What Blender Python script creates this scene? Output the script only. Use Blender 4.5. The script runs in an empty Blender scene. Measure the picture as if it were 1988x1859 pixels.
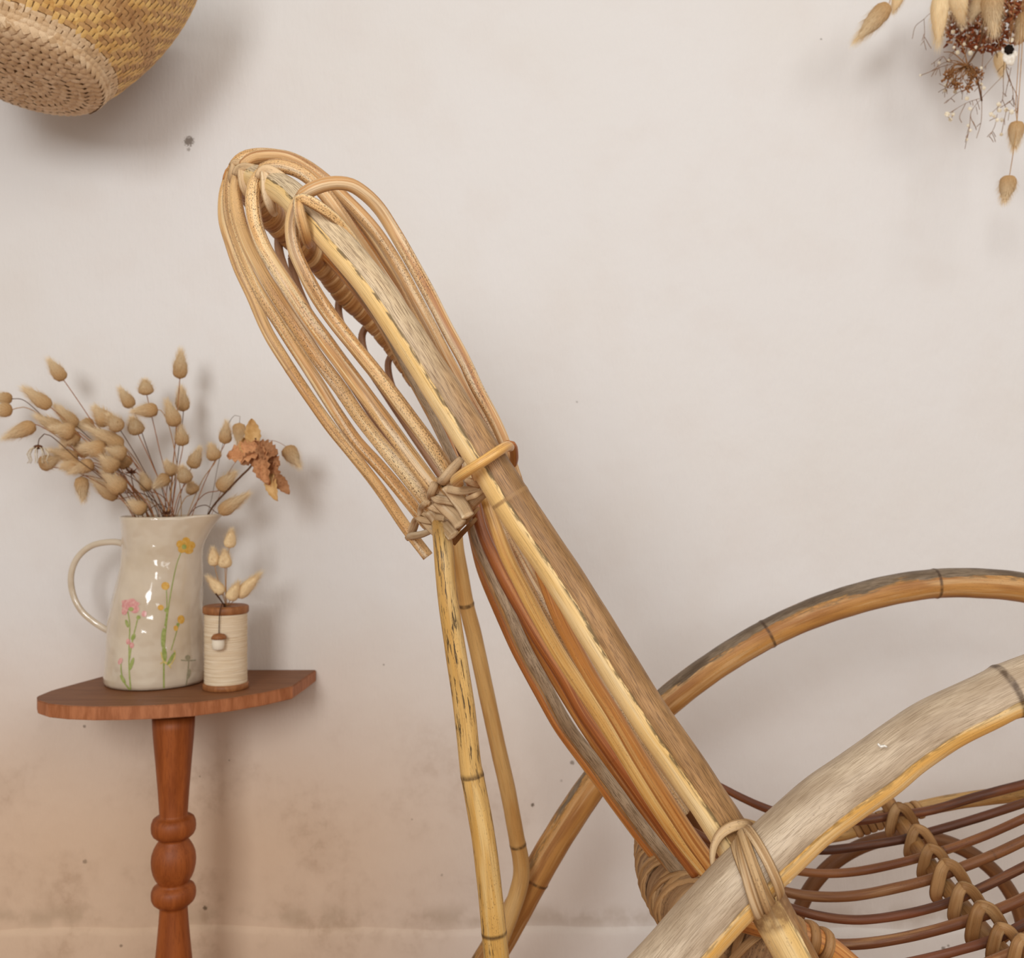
import bpy, bmesh, math, random
from mathutils import Vector, Matrix
from mathutils.bvhtree import BVHTree
random.seed(7)
PI = math.pi
scene = bpy.context.scene
COL = scene.collection
F_PX, CX, CY, CAM_Z, WALL = 1900.0, 994.0, 929.5, 1.0, 1.65

# ------------------------------------------------------------------ camera, light, exposure
cam_d = bpy.data.cameras.new('camera')
cam = bpy.data.objects.new('camera', cam_d); COL.objects.link(cam)
cam.location = (0, 0, CAM_Z); cam.rotation_euler = (PI / 2, 0, 0)
cam_d.sensor_fit = 'HORIZONTAL'; cam_d.sensor_width = 36.0
cam_d.lens = F_PX / 1988 * 36.0
cam_d.clip_start = 0.02
cam_d.dof.use_dof = True; cam_d.dof.focus_distance = 0.82; cam_d.dof.aperture_fstop = 12.0
scene.camera = cam

world = bpy.data.worlds.new('world'); scene.world = world; world.use_nodes = True
world.node_tree.nodes['Background'].inputs[0].default_value = (1.0, 0.91, 0.80, 1)
world.node_tree.nodes['Background'].inputs[1].default_value = 0.53

def area(name, loc, target, sx, sy, power, color):
    l = bpy.data.lights.new(name, 'AREA'); l.shape = 'RECTANGLE'; l.size = sx; l.size_y = sy
    l.energy = power; l.color = color
    o = bpy.data.objects.new(name, l); COL.objects.link(o); o.location = loc
    o.rotation_euler = (Vector(target) - Vector(loc)).to_track_quat('-Z', 'Y').to_euler()
    return o
area('window_daylight', (-0.75, -1.6, 1.72), (0.2, 1.65, 1.2), 0.8, 1.0, 42, (0.93, 0.97, 1.0))
area('right_fill_light', (1.15, -1.1, 2.0), (0.55, 1.65, 1.35), 1.4, 1.3, 28, (0.93, 0.97, 1.0))  # fill lamp added only to brighten the right side

scene.view_settings.view_transform = 'Standard'
scene.view_settings.look = 'None'
scene.view_settings.exposure = 0.0
scene.view_settings.gamma = 1.0
scene.view_settings.use_curve_mapping = False

# ------------------------------------------------------------------ helpers
def at(px, py, d):
    """the place that a picture pixel shows at a distance d from the camera"""
    return Vector(((px - CX) * d / F_PX, d, CAM_Z - (py - CY) * d / F_PX))

def col(h):
    h = h.lstrip('#'); out = []
    for i in (0, 2, 4):
        c = int(h[i:i + 2], 16) / 255
        out.append(c / 12.92 if c <= 0.04045 else ((c + 0.055) / 1.055) ** 2.4)
    return (*out, 1.0)

def tag(o, label=None, cat=None, group=None, kind=None):
    if label: o['label'] = label
    if cat: o['category'] = cat
    if group: o['group'] = group
    if kind: o['kind'] = kind
    return o

def empty(name, loc, label, cat, group=None):
    o = bpy.data.objects.new(name, None); COL.objects.link(o)
    o.location = loc; o.empty_display_size = 0.02
    tag(o, label, cat, group)
    return o

def link(name, me, mat=None, parent=None, label=None):
    o = bpy.data.objects.new(name, me); COL.objects.link(o)
    if mat is not None and not me.materials: me.materials.append(mat)
    if parent is not None:
        o.parent = parent
        root = parent
        w = Vector((0, 0, 0))
        while root is not None:
            w += root.location; root = root.parent
        o.location = -w                                  # the mesh is given in world coordinates
    if label: o['label'] = label
    return o

def mesh(name, V, F, smooth=True):
    me = bpy.data.meshes.new(name)
    me.from_pydata([tuple(v) for v in V], [], F)
    if smooth: me.polygons.foreach_set('use_smooth', [True] * len(me.polygons))
    me.update()
    return me

def catmull(ctrl, step):
    """centripetal-ish Catmull-Rom through rows of numbers (x, y, z, extra...)"""
    n = len(ctrl); out = []
    def g(i):
        if i < 0: return [2 * a - b for a, b in zip(ctrl[0], ctrl[1])]
        if i >= n: return [2 * a - b for a, b in zip(ctrl[-1], ctrl[-2])]
        return ctrl[i]
    for i in range(n - 1):
        p0, p1, p2, p3 = g(i - 1), g(i), g(i + 1), g(i + 2)
        L12 = max(1e-6, math.dist(p1[:3], p2[:3])); L01 = max(1e-6, math.dist(p0[:3], p1[:3])); L23 = max(1e-6, math.dist(p2[:3], p3[:3]))
        d01, d12, d23 = L01 ** .5, L12 ** .5, L23 ** .5
        k = max(1, int(L12 / step))
        for j in range(k):
            t = j / k; row = []
            for a, b, c, d in zip(p0, p1, p2, p3):
                m1 = (c - b) + d12 * ((b - a) / d01 - (c - a) / (d01 + d12))
                m2 = (c - b) + d12 * ((d - c) / d23 - (d - b) / (d12 + d23))
                row.append((2 * t**3 - 3 * t**2 + 1) * b + (t**3 - 2 * t**2 + t) * m1 + (-2 * t**3 + 3 * t**2) * c + (t**3 - t**2) * m2)
            out.append(row)
    out.append(list(ctrl[-1]))
    return out

def sweep(name, ctrl, seg=14, step=0.004, flat=1.0, hint=None, side=(0, 0, 1), nodes=(), wobble=0.0, closed=False, bulge=0.06, nodew=0.0025):
    """ctrl rows: (x, y, z, r). flat < 1 makes a tape whose thin axis follows hint (a vector, or 'cam' for facing the room)."""
    rows = catmull(ctrl, step)
    if closed: rows = rows[:-1]
    n = len(rows)
    Pt = [Vector(r[:3]) for r in rows]; R = [r[3] for r in rows]
    S = [0.0]
    for i in range(1, n): S.append(S[-1] + (Pt[i] - Pt[i - 1]).length)
    r0 = sum(R) / n
    off = random.random() * 7
    ph = random.random() * 6
    sv = Vector(side).normalized()
    V, F, RC, SD, ND = [], [], [], [], []
    N = None
    for i in range(n):
        if closed: T = Pt[(i + 1) % n] - Pt[i - 1]
        else: T = Pt[min(i + 1, n - 1)] - Pt[max(i - 1, 0)]
        T.normalize()
        if hint is not None:
            h = (Vector((0, 0, CAM_Z)) - Pt[i]) if hint == 'cam' else (hint(i / max(1, n - 1), Pt[i]) if callable(hint) else Vector(hint))
            N = h - T * h.dot(T)
            if N.length < 1e-6: N = T.orthogonal()
        else:
            if N is None: N = T.orthogonal()
            N = N - T * N.dot(T)
            if N.length < 1e-6: N = T.orthogonal()
        N.normalize(); B = T.cross(N)
        nd = 0.0
        for s0 in nodes:
            nd = max(nd, math.exp(-((S[i] - s0) / nodew) ** 2))
        r = R[i] * (1 + bulge * nd)
        if wobble: r *= 1 + wobble * (math.sin(S[i] * 60 + ph) * .5 + math.sin(S[i] * 143 + 2 * ph) * .5)
        for j in range(seg):
            a = 2 * PI * j / seg
            ca, sa = math.cos(a), math.sin(a)
            d = N * (ca * flat) + B * sa
            V.append(Pt[i] + d * r)
            RC.append((r0 * ca, r0 * sa, S[i] + off)); SD.append((N * ca + B * sa).dot(sv)); ND.append(nd)
    m = n if closed else n - 1
    for i in range(m):
        i2 = (i + 1) % n
        for j in range(seg):
            k = (j + 1) % seg
            F.append((i * seg + j, i * seg + k, i2 * seg + k, i2 * seg + j))
    if not closed:
        for e in (0, n - 1):
            c = len(V); V.append(Pt[e]); RC.append((0, 0, S[e] + off)); SD.append(0); ND.append(0)
            for j in range(seg):
                a, b = e * seg + j, e * seg + (j + 1) % seg
                F.append((b, a, c) if e == 0 else (a, b, c))
    me = mesh(name, V, F)
    for nm, typ, dat, key in (('rc', 'FLOAT_VECTOR', [x for v in RC for x in v], 'vector'), ('side', 'FLOAT', SD, 'value'), ('nd', 'FLOAT', ND, 'value')):
        a = me.attributes.new(nm, typ, 'POINT'); a.data.foreach_set(key, dat)
    return me

def pix(rows, w=None):
    """pixel rows (px, py, d[, width in pixels]) -> sweep rows"""
    out = []
    for r in rows:
        p = at(r[0], r[1], r[2]); ww = r[3] if len(r) > 3 else w
        out.append((p.x, p.y, p.z, ww * r[2] / (2 * F_PX)))
    return out

def join_meshes(name, parts):
    V, F = [], []
    for v, f in parts:
        o = len(V); V += v; F += [tuple(i + o for i in q) for q in f]
    return mesh(name, V, F)

def tube_vf(pts, r, seg=5):
    n = len(pts); V, F = [], []; N = None
    for i, p in enumerate(pts):
        T = (pts[min(i + 1, n - 1)] - pts[max(i - 1, 0)]).normalized()
        if N is None: N = T.orthogonal()
        N = (N - T * N.dot(T)).normalized(); B = T.cross(N)
        rr = r if not isinstance(r, (list, tuple)) else r[0] + (r[1] - r[0]) * i / max(1, n - 1)
        for j in range(seg):
            a = 2 * PI * j / seg; V.append(p + (N * math.cos(a) + B * math.sin(a)) * rr)
    for i in range(n - 1):
        for j in range(seg):
            k = (j + 1) % seg; F.append((i * seg + j, i * seg + k, (i + 1) * seg + k, (i + 1) * seg + j))
    F.append(tuple(range(seg - 1, -1, -1))); F.append(tuple((n - 1) * seg + j for j in range(seg)))
    return V, F

def ball_vf(c, rx, ry=None, rz=None, nu=8, nv=6):
    ry = ry or rx; rz = rz or rx; V, F = [], []
    V.append(c + Vector((0, 0, -rz)))
    for i in range(1, nv):
        t = -PI / 2 + PI * i / nv
        for j in range(nu):
            a = 2 * PI * j / nu; V.append(c + Vector((rx * math.cos(t) * math.cos(a), ry * math.cos(t) * math.sin(a), rz * math.sin(t))))
    V.append(c + Vector((0, 0, rz))); L = len(V) - 1
    for j in range(nu):
        k = (j + 1) % nu
        F.append((0, 1 + k, 1 + j)); F.append((L, L - nu + j, L - nu + k))
        for i in range(nv - 2):
            a = 1 + i * nu; F.append((a + j, a + k, a + nu + k, a + nu + j))
    return V, F

def smooth_pts(rows, step=0.006):
    return [Vector(r[:3]) for r in catmull([tuple(p) for p in rows], step)]

# ------------------------------------------------------------------ materials
class NT:
    def __init__(self, name):
        self.m = bpy.data.materials.new(name); self.m.use_nodes = True
        self.t = self.m.node_tree; self.n = self.t.nodes; self.b = self.n['Principled BSDF']
    def add(self, typ, **kw):
        o = self.n.new(typ)
        for k, v in kw.items(): setattr(o, k, v)
        return o
    def put(self, sock, v):
        if hasattr(v, 'is_linked') or hasattr(v, 'links'): self.t.links.new(v, sock)
        else: sock.default_value = v
    def math(self, op, a, b=0.0, clamp=False):
        o = self.add('ShaderNodeMath', operation=op, use_clamp=clamp)
        self.put(o.inputs[0], a); self.put(o.inputs[1], b); return o.outputs[0]
    def vmul(self, v, s):
        o = self.add('ShaderNodeVectorMath', operation='MULTIPLY'); self.put(o.inputs[0], v); self.put(o.inputs[1], s); return o.outputs[0]
    def vadd(self, v, s):
        o = self.add('ShaderNodeVectorMath', operation='ADD'); self.put(o.inputs[0], v); self.put(o.inputs[1], s); return o.outputs[0]
    def noise(self, v, scale=1.0, detail=3.0, rough=.55, dist=0.0):
        o = self.add('ShaderNodeTexNoise'); self.put(o.inputs['Vector'], v)
        o.inputs['Scale'].default_value = scale; o.inputs['Detail'].default_value = detail
        o.inputs['Roughness'].default_value = rough; o.inputs['Distortion'].default_value = dist
        return o.outputs['Fac']
    def voro(self, v, scale, feature='F1', out='Distance'):
        o = self.add('ShaderNodeTexVoronoi', feature=feature); self.put(o.inputs['Vector'], v); o.inputs['Scale'].default_value = scale
        return o.outputs[out]
    def step(self, f, lo, hi, a=0.0, b=1.0):
        o = self.add('ShaderNodeMapRange', interpolation_type='SMOOTHSTEP'); self.put(o.inputs[0], f)
        o.inputs[1].default_value = lo; o.inputs[2].default_value = hi; o.inputs[3].default_value = a; o.inputs[4].default_value = b
        return o.outputs[0]
    def mix(self, f, a, b, mode='MIX'):
        o = self.add('ShaderNodeMix', data_type='RGBA', blend_type=mode)
        self.put(o.inputs[0], f); self.put(o.inputs[6], a); self.put(o.inputs[7], b); return o.outputs[2]
    def attr(self, name, out='Fac'):
        o = self.add('ShaderNodeAttribute', attribute_name=name); return o.outputs[out]
    def rnd(self):
        return self.add('ShaderNodeObjectInfo').outputs['Random']
    def bump(self, h, strength, dist=0.001):
        o = self.add('ShaderNodeBump'); o.inputs['Strength'].default_value = strength; o.inputs['Distance'].default_value = dist
        self.put(o.inputs['Height'], h); self.t.links.new(o.outputs[0], self.b.inputs['Normal'])
    def done(self, color, rough=.5, spec=.4):
        self.put(self.b.inputs['Base Color'], color); self.put(self.b.inputs['Roughness'], rough)
        self.b.inputs['Specular IOR Level'].default_value = spec
        return self.m

def rattan(name, A, B, pale, pale_amt=.35, dark='#4a3016', speck=.6, speck_thr=.62, bark=None, th=0.0, bark_amp=.7, edge=.5, streak=0.0, streak_col='#3a2c1c', rough=.42, nodecol='#3b2412', spec=.35, bump=.35, tint=.10, speck_scale=1.0, bleach=None, bark_dark=.8, stripe=None):
    t = NT(name)
    rc = t.vadd(t.attr('rc', 'Vector'), t.vmul(t.add('ShaderNodeCombineXYZ').outputs[0], (0, 0, 0)))
    rnd = t.rnd()
    cb = t.add('ShaderNodeCombineXYZ'); t.put(cb.inputs[2], t.math('MULTIPLY', rnd, 31.0))
    rc = t.vadd(t.attr('rc', 'Vector'), cb.outputs[0])
    broad = t.noise(t.vmul(rc, (70, 70, 9)), 1, 2)
    c = t.mix(t.step(broad, .38, .64), col(A), col(B))
    pl = t.noise(t.vmul(rc, (150, 150, 8)), 1, 3)
    c = t.mix(t.step(pl, .50, .66, 0, pale_amt), c, col(pale))
    if stripe:
        st = t.noise(t.vmul(rc, (330, 330, 5)), 1, 2.5, .6)
        c = t.mix(t.step(st, .52, .64, 0, stripe[2]), c, col(stripe[0])); c = t.mix(t.step(st, .47, .36, 0, stripe[2]), c, col(stripe[1]))
    fib = t.noise(t.vmul(rc, (1100, 1100, 26)), 1, 3, .6)
    c = t.mix(t.step(fib, .30, .52, .30, 0), c, col(dark))
    if streak:
        sm = t.noise(t.vmul(rc, (60, 60, 7)), 1, 2)
        sn = t.noise(t.vmul(rc, (420, 420, 45)), 1, 4, .65)
        c = t.mix(t.math('MULTIPLY', t.step(sn, .53, .60), t.step(sm, .42, .60, 0, streak)), c, col(streak_col))
    bk = None
    if bark:
        tt = t.math('ADD', t.attr('side'), t.math('MULTIPLY', t.math('SUBTRACT', t.noise(t.vmul(rc, (95, 95, 16)), 1, 5, .6), .5), bark_amp))
        bk = t.step(tt, th - .03, th + .03)
        bf = t.noise(t.vmul(rc, (2300, 2300, 75)), 1, 2, .5)
        bb = t.noise(t.vmul(rc, (60, 60, 14)), 1, 3)
        bc = t.mix(t.step(bb, .38, .62), col(bark[0]), col(bark[1]))
        if bleach:
            sz = t.add('ShaderNodeSeparateXYZ'); t.put(sz.inputs[0], t.add('ShaderNodeNewGeometry').outputs['Position'])
            bc = t.mix(t.step(t.math('ADD', sz.outputs[2], t.math('MULTIPLY', t.math('SUBTRACT', bb, .5), .12)), bleach[0], bleach[1], 0, bleach[3]), bc, col(bleach[2]))
        bc = t.mix(t.step(bf, .36, .56, bark_dark, 0), bc, col(bark[2]))
        c = t.mix(bk, c, bc)
        em = t.math('MULTIPLY', t.step(t.math('ABSOLUTE', t.math('SUBTRACT', tt, th - .04)), .02, .16, edge, 0), t.step(t.noise(t.vmul(rc, (500, 500, 90)), 1, 3), .42, .56))
        c = t.mix(em, c, col('#6a5638'))
    sp = t.noise(t.vmul(rc, (1000 * speck_scale, 1000 * speck_scale, 480 * speck_scale)), 1, 1.5)
    smk = t.step(t.noise(t.vmul(rc, (60, 60, 11)), 1, 2), .38, .58)
    c = t.mix(t.math('MULTIPLY', t.step(sp, speck_thr, speck_thr + .06, 0, speck), smk), c, col('#4b3420'))
    c = t.mix(t.math('MULTIPLY', t.step(t.attr('nd'), .25, .8, 0, .8), t.step(t.noise(t.vmul(rc, (160, 160, 160)), 1, 2), .3, .6, .5, 1)), c, col(nodecol))
    hv = t.add('ShaderNodeHueSaturation'); t.put(hv.inputs['Color'], c)
    t.put(hv.inputs['Value'], t.math('ADD', t.math('MULTIPLY', rnd, 2 * tint), 1 - tint))
    h = fib
    if bk is not None: h = t.math('ADD', t.math('MULTIPLY', bk, .6), fib)
    t.bump(h, bump, .0012)
    r = t.step(fib, .3, .6, rough + .2, rough)
    return t.done(hv.outputs[0], r, spec)

M = {}
M['rail'] = rattan('rail_cane', '#eecb90', '#e6bd79', '#f3dcb0', .4, bark_dark=.7, bark=('#a97f51', '#8f683d', '#5a3c20'), th=-.30, bark_amp=.42, edge=.9, nodecol='#9a7448', bleach=(1.00, 1.20, '#dfc7a2', .85), speck=.35, speck_thr=.66)
M['legrail'] = rattan('leg_cane', '#ecca8e', '#e4bb76', '#f3dcb0', .3, bark=('#b48c60', '#a0703f', '#6b4d2e'), th=.52, bark_amp=.5, edge=.6, speck=.5, speck_thr=.64, nodecol='#7d5836')
M['wrapped'] = rattan('wrapped_cane', '#c08d54', '#a06a38', '#d9b482', .8, speck=.6, stripe=('#d2a873', '#8a5a30', .5))
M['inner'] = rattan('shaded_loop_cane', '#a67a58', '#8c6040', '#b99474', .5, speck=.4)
M['strand'] = rattan('speckled_strand_cane', '#deb37a', '#cb975c', '#ead8ba', .65, speck=.8, speck_thr=.57, speck_scale=1.5, tint=.07, stripe=('#efd3a2', '#a4794c', .75))
M['front'] = rattan('front_strand_cane', '#d2a671', '#c18d58', '#e4d0b0', .7, speck=.85, speck_thr=.555, speck_scale=1.6, tint=.05, stripe=('#e6c79c', '#9c653a', .75))  # tan cane with pale and brown stripes of its own
M['orange'] = rattan('orange_strand_cane', '#c07f3e', '#a9642b', '#cf9c5c', .35, speck=.3, rough=.3, spec=.5, tint=.05, stripe=('#d9a765', '#8d4d20', .6))
M['rust'] = rattan('rust_strand_cane', '#9c5a2a', '#86461c', '#b9773d', .3, speck=.25, rough=.3, spec=.5, tint=.05, stripe=('#bd8048', '#74390f', .6))
M['honey'] = rattan('honey_strand_cane', '#dcab62', '#cd924a', '#ecca8c', .3, speck=.3, rough=.3, spec=.5, tint=.04, stripe=('#efcd8d', '#b98040', .6))
M['greystrand'] = rattan('grey_striped_strand_cane', '#b98a56', '#9b6a3c', '#bfa78a', .8, speck=.5, bark=('#a78d70', '#8e7254', '#5d452e'), th=.35, bark_amp=.9, rough=.36, tint=.04)
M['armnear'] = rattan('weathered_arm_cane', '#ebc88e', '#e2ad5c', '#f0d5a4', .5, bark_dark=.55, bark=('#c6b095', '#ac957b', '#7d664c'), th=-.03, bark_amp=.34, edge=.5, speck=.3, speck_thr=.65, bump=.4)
M['armfar'] = rattan('mottled_arm_cane', '#bd8748', '#a26c36', '#cda370', .7, bark=('#8a7660', '#665340', '#43321f'), th=.74, bark_amp=.9, edge=.6, speck=.3)  # dull orange-brown mottled cane with dark bark on top
M['stay'] = rattan('stained_stay_cane', '#d9ae69', '#c8984f', '#e3c58c', .4, streak=.9, speck=.5, speck_thr=.62)
M['stayfar'] = rattan('plain_stay_cane', '#cda062', '#bd8a4c', '#d9b37b', .3, speck=.15)
M['cane'] = rattan('binding_cane', '#cdad85', '#b5936a', '#e2cfb0', .5, speck=.3, rough=.6, spec=.2, tint=.12)
M['lash'] = rattan('lashing_cane', '#bd9a6e', '#a67e50', '#d3b894', .6, speck=.5, rough=.55, spec=.25, stripe=('#d1b184', '#8d6538', .6))
M['canebrown'] = rattan('brown_binding_cane', '#a98155', '#8c6238', '#b99568', .4, speck=.3, rough=.5, spec=.25)
M['fleck'] = rattan('white_fleck', '#e9e2d6', '#dcd2c2', '#f2ece2', .5)
M['seat'] = rattan('dark_seat_cane', '#6a3a21', '#4b2715', '#84532f', .5, speck=.4, rough=.4, tint=.28)
M['seatrail'] = rattan('seat_rail_cane', '#c79c5e', '#b2834a', '#d6b27c', .4, speck=.4, streak=.5)
M['crosspole'] = rattan('cross_pole_cane', '#a37644', '#875b30', '#bb9160', .4, speck=.4, streak=.3)
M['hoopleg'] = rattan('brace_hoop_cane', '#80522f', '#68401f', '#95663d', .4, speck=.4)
M['roll'] = rattan('rolled_seat_edge_cane', '#94704a', '#785535', '#ab8860', .5, speck=.6, speck_thr=.56, rough=.6)

def wood(name, A, B, dark, scale=(14, 14, 1.6), rough=.5, spec=.3):
    t = NT(name); co = t.add('ShaderNodeTexCoord').outputs['Object']
    n = t.noise(t.vmul(co, scale), 6, 4, .6, .4); g = t.noise(t.vmul(co, (scale[0] * 9, scale[1] * 9, scale[2] * 2)), 8, 2)
    c = t.mix(t.step(n, .35, .65), col(A), col(B)); c = t.mix(t.step(g, .3, .5, .45, 0), c, col(dark))
    t.bump(g, .12, .0008)
    return t.done(c, rough, spec)
M['legwood'] = wood('turned_leg_wood', '#9e5424', '#874318', '#6a3110', (10, 10, 1.2), .5)
M['topwood'] = wood('board_top_wood', '#875836', '#77492a', '#5f3920', (1.2, 14, 14), .55)
M['edgewood'] = wood('board_edge_wood', '#b3724a', '#9a5c36', '#7a4324', (16, 16, 3), .55)
M['spoolwood'] = wood('spool_wood', '#a36a3e', '#8a552f', '#6c3f20', (20, 20, 6), .5)

def plain(name, c, rough=.6, spec=.3, c2=None, scale=60, sheen=0, trans=0):
    t = NT(name); co = t.add('ShaderNodeTexCoord').outputs['Object']
    n = t.noise(co, scale, 3)
    cc = t.mix(t.step(n, .35, .65), col(c), col(c2 or c))
    if sheen: t.b.inputs['Sheen Weight'].default_value = sheen
    if trans: t.b.inputs['Subsurface Weight'].default_value = trans; t.b.inputs['Subsurface Radius'].default_value = (.01, .006, .003)
    return t.done(cc, rough, spec)

def wall_mat():
    t = NT('old_white_plaster'); co = t.add('ShaderNodeTexCoord').outputs['Object']
    sx = t.add('ShaderNodeSeparateXYZ'); t.put(sx.inputs[0], co); X, Z = sx.outputs[0], sx.outputs[2]
    n1 = t.noise(co, 2.2, 3); n2 = t.noise(co, 9, 4)
    c = t.mix(t.step(n1, .35, .68), col('#e2ddd9'), col('#e0dad4'))
    c = t.mix(t.step(n2, .45, .7, 0, .25), c, col('#dcd3cc'))
    # damp stains at the wall's foot, over a painted warm light falloff
    low = t.step(Z, .86, .36); left = t.step(X, .35, -.45, .12, 1)
    blot = t.step(t.noise(co, 6.5, 5, .62), .45, .68)
    fine = t.step(t.noise(co, 42, 4, .65), .40, .66, .35, 1)
    damp = t.math('MULTIPLY', t.math('MULTIPLY', t.step(Z, .66, .46), left), t.math('MULTIPLY', blot, fine))
    c = t.mix(t.math('MULTIPLY', low, t.math('MULTIPLY', left, .72)), c, col('#d6ae84'))  # warm floor bounce and falloff at lower left, put into the colour
    c = t.mix(t.math('MULTIPLY', damp, .42), c, col('#9c7a5e'))
    band = t.math('MULTIPLY', t.step(t.math('ABSOLUTE', t.math('SUBTRACT', Z, .262)), .0, .030, 1, 0), t.step(t.noise(co, 14, 4), .42, .62))
    c = t.mix(t.math('MULTIPLY', band, .35), c, col('#9c8468'))
    # chips and fly specks
    for (px, py, r, k) in SPECKS:
        p = at(px, py, WALL)
        d = t.add('ShaderNodeVectorMath', operation='DISTANCE')
        t.put(d.inputs[0], t.vadd(t.vmul(co, (1, 0, 1)), t.vmul(t.add('ShaderNodeCombineXYZ').outputs[0], (0, 0, 0)))); d.inputs[1].default_value = (p.x, 0, p.z)
        rr = r * WALL / F_PX
        dd = t.math('ADD', d.outputs['Value'], t.math('MULTIPLY', t.math('SUBTRACT', t.noise(co, 420, 3, .7), .5), rr * 2.4))
        c = t.mix(t.step(dd, rr * .7, rr * .95, k, 0), c, col('#5b4834'))
    brush = t.noise(t.vmul(co, (120, 120, 34)), 1, 4, .6); lump = t.noise(co, 26, 3)
    t.bump(t.math('ADD', brush, t.math('MULTIPLY', lump, 1.3)), .42, .0022)
    return t.done(c, .8, .12)
SPECKS = [(367, 274, 11.0, .75), (366, 290, 4.2, .5), (1034, 1562, 4.2, .8), (1111, 1480, 4.9, .6), (1829, 1838, 4.9, .7), (1838, 1832, 2.8, .6), (398, 1762, 4.9, .8), (164, 1410, 3.5, .6), (165, 1672, 4.9, .5),
          (1594, 76, 2.1, .6), (1120, 780, 2.1, .4), (745, 1290, 2.1, .5), (238, 1832, 2.8, .6), (800, 1590, 2.1, .4), (858, 1698, 2.8, .4), (1090, 1515, 2.8, .3), (445, 1475, 2.1, .5), (388, 1507, 2.1, .5)]

# ------------------------------------------------------------------ the room
wm = wall_mat()
def box_vf(x0, x1, y0, y1, z0, z1):
    V = [Vector((x, y, z)) for x in (x0, x1) for y in (y0, y1) for z in (z0, z1)]
    return V, [(0, 1, 3, 2), (4, 6, 7, 5), (0, 4, 5, 1), (2, 3, 7, 6), (0, 2, 6, 4), (1, 5, 7, 3)]
V, F = box_vf(-3.0, 3.0, WALL, WALL + .2, -.1, 2.9)
tag(link('wall_back', mesh('wall_back', V, F, False), wm), 'old off-white plaster wall, brushed and stained near its foot', None, None, 'structure')
# the plastered plinth at the foot of the wall: a low, uneven swelling
V, F = [], []
nx = 240
prof = [(0, .2445), (.0018, .2425), (.0042, .2385), (.0058, .232), (.006, .21), (.006, .1), (.006, .0)]
for i in range(nx + 1):
    x = -3 + 6 * i / nx
    w = .003 * math.sin(x * 9.1) + .0022 * math.sin(x * 23.7 + 1) + random.uniform(-.0009, .0009)
    for (y, z) in prof: V.append(Vector((x, WALL + .0005 - y - .0005, z + (w if z > .2 else 0))))
m = len(prof)
for i in range(nx):
    for j in range(m - 1): F.append((i * m + j, i * m + j + 1, (i + 1) * m + j + 1, (i + 1) * m + j))
tag(link('baseboard_back', mesh('baseboard_back', V, F), wm), 'rough plastered plinth along the foot of the wall', None, None, 'structure')
t = NT('terracotta_floor'); co = t.add('ShaderNodeTexCoord').outputs['Object']
M['floor'] = t.done(t.mix(t.step(t.noise(co, 5, 4), .35, .65), col('#9c7152'), col('#8a6246')), .55, .3)
V, F = box_vf(-3.0, 3.0, -3.2, WALL + .2, -.1, 0)
tag(link('floor', mesh('floor', V, F, False), M['floor']), 'warm brown floor below the picture', None, None, 'structure')

# ------------------------------------------------------------------ rattan chair
chair = empty('rattan_chair', Vector((.16, .98, 0)),
              'rattan armchair with fanned looped back, arched arms and open cane seat', 'chair')
def part(name, me, mat, parent=None, label=None):
    return link(name, me, M[mat] if isinstance(mat, str) else mat, parent or chair, label)
UPR = Vector((.80, .12, .58))      # the side of the back rail that keeps its bark

LEG = [(2285, 3497, .74, 80), (1880, 2540, .74, 80), (1605, 1975, .74, 80), (1545, 1858, .74, 80), (1492, 1758, .74, 80), (1437, 1655, .74, 80)]
NEAR = [(1458, 1694, .741, 79), (1437, 1655, .74, 80), (1413, 1613, .74, 80), (1325, 1480, .742, 80), (1262, 1390, .745, 79), (1168, 1240, .75, 79), (1090, 1115, .754, 78), (1012, 1000, .757, 78), (949, 900, .76, 76), (884, 797, .764, 73), (822, 700, .768, 70),
        (775, 628, .771, 68), (730, 562, .775, 65), (688, 510, .778, 64), (648, 465, .783, 63), (617, 432, .788, 62), (590, 404, .795, 60)]
TOP = [(590, 404, .795, 60), (568, 382, .807, 59), (545, 366, .823, 58), (508, 350, .86, 55), (486, 346, .905, 53), (476, 350, .955, 51), (484, 366, 1.0, 49), (505, 394, 1.04, 48), (538, 430, 1.075, 48), (580, 470, 1.11, 47),
       (635, 522, 1.155, 46), (672, 568, 1.185, 46), (725, 618, 1.22, 45), (768, 668, 1.24, 45), (815, 735, 1.25, 45)]
FAR = [(815, 735, 1.25, 45), (875, 825, 1.255, 45), (974, 970, 1.26, 46), (1068, 1112, 1.26, 46), (1124, 1203, 1.26, 46), (1212, 1337, 1.26, 47), (1294, 1468, 1.26, 47), (1420, 1720, 1.26, 47), (1580, 2060, 1.26, 47), (1740, 2437, 1.26, 47)]
def slen(rows, i0, i1):
    P_ = [at(*r[:3]) for r in rows]; return sum((P_[i + 1] - P_[i]).length for i in range(i0, i1))
near_nodes = [slen(NEAR, 0, 7) + .016]
rail_me = sweep('near_rail', pix(NEAR), 28, .003, side=UPR, nodes=near_nodes, wobble=.012, bulge=.02, nodew=.0009)
near_o = part('back_rail', rail_me, 'rail', None, 'thick near rail, half peeled yellow and half brown bark')
part('front_leg', sweep('front_leg', pix(LEG), 28, .004, side=UPR, nodes=[slen(LEG, 0, 4) - .001], wobble=.012, bulge=.02, nodew=.013), 'legrail', None, 'yellow leg below the arm, in line with the near rail')
part('back_rail', sweep('top_rail', pix(TOP), 20, .003, side=UPR, wobble=.01), 'rail', None, 'curved top of the back, turning away under the loops')
part('back_rail', sweep('far_rail', pix(FAR), 18, .005, side=UPR, wobble=.01), 'hoopleg', None, 'far rail in the shade behind the strands')

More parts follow.
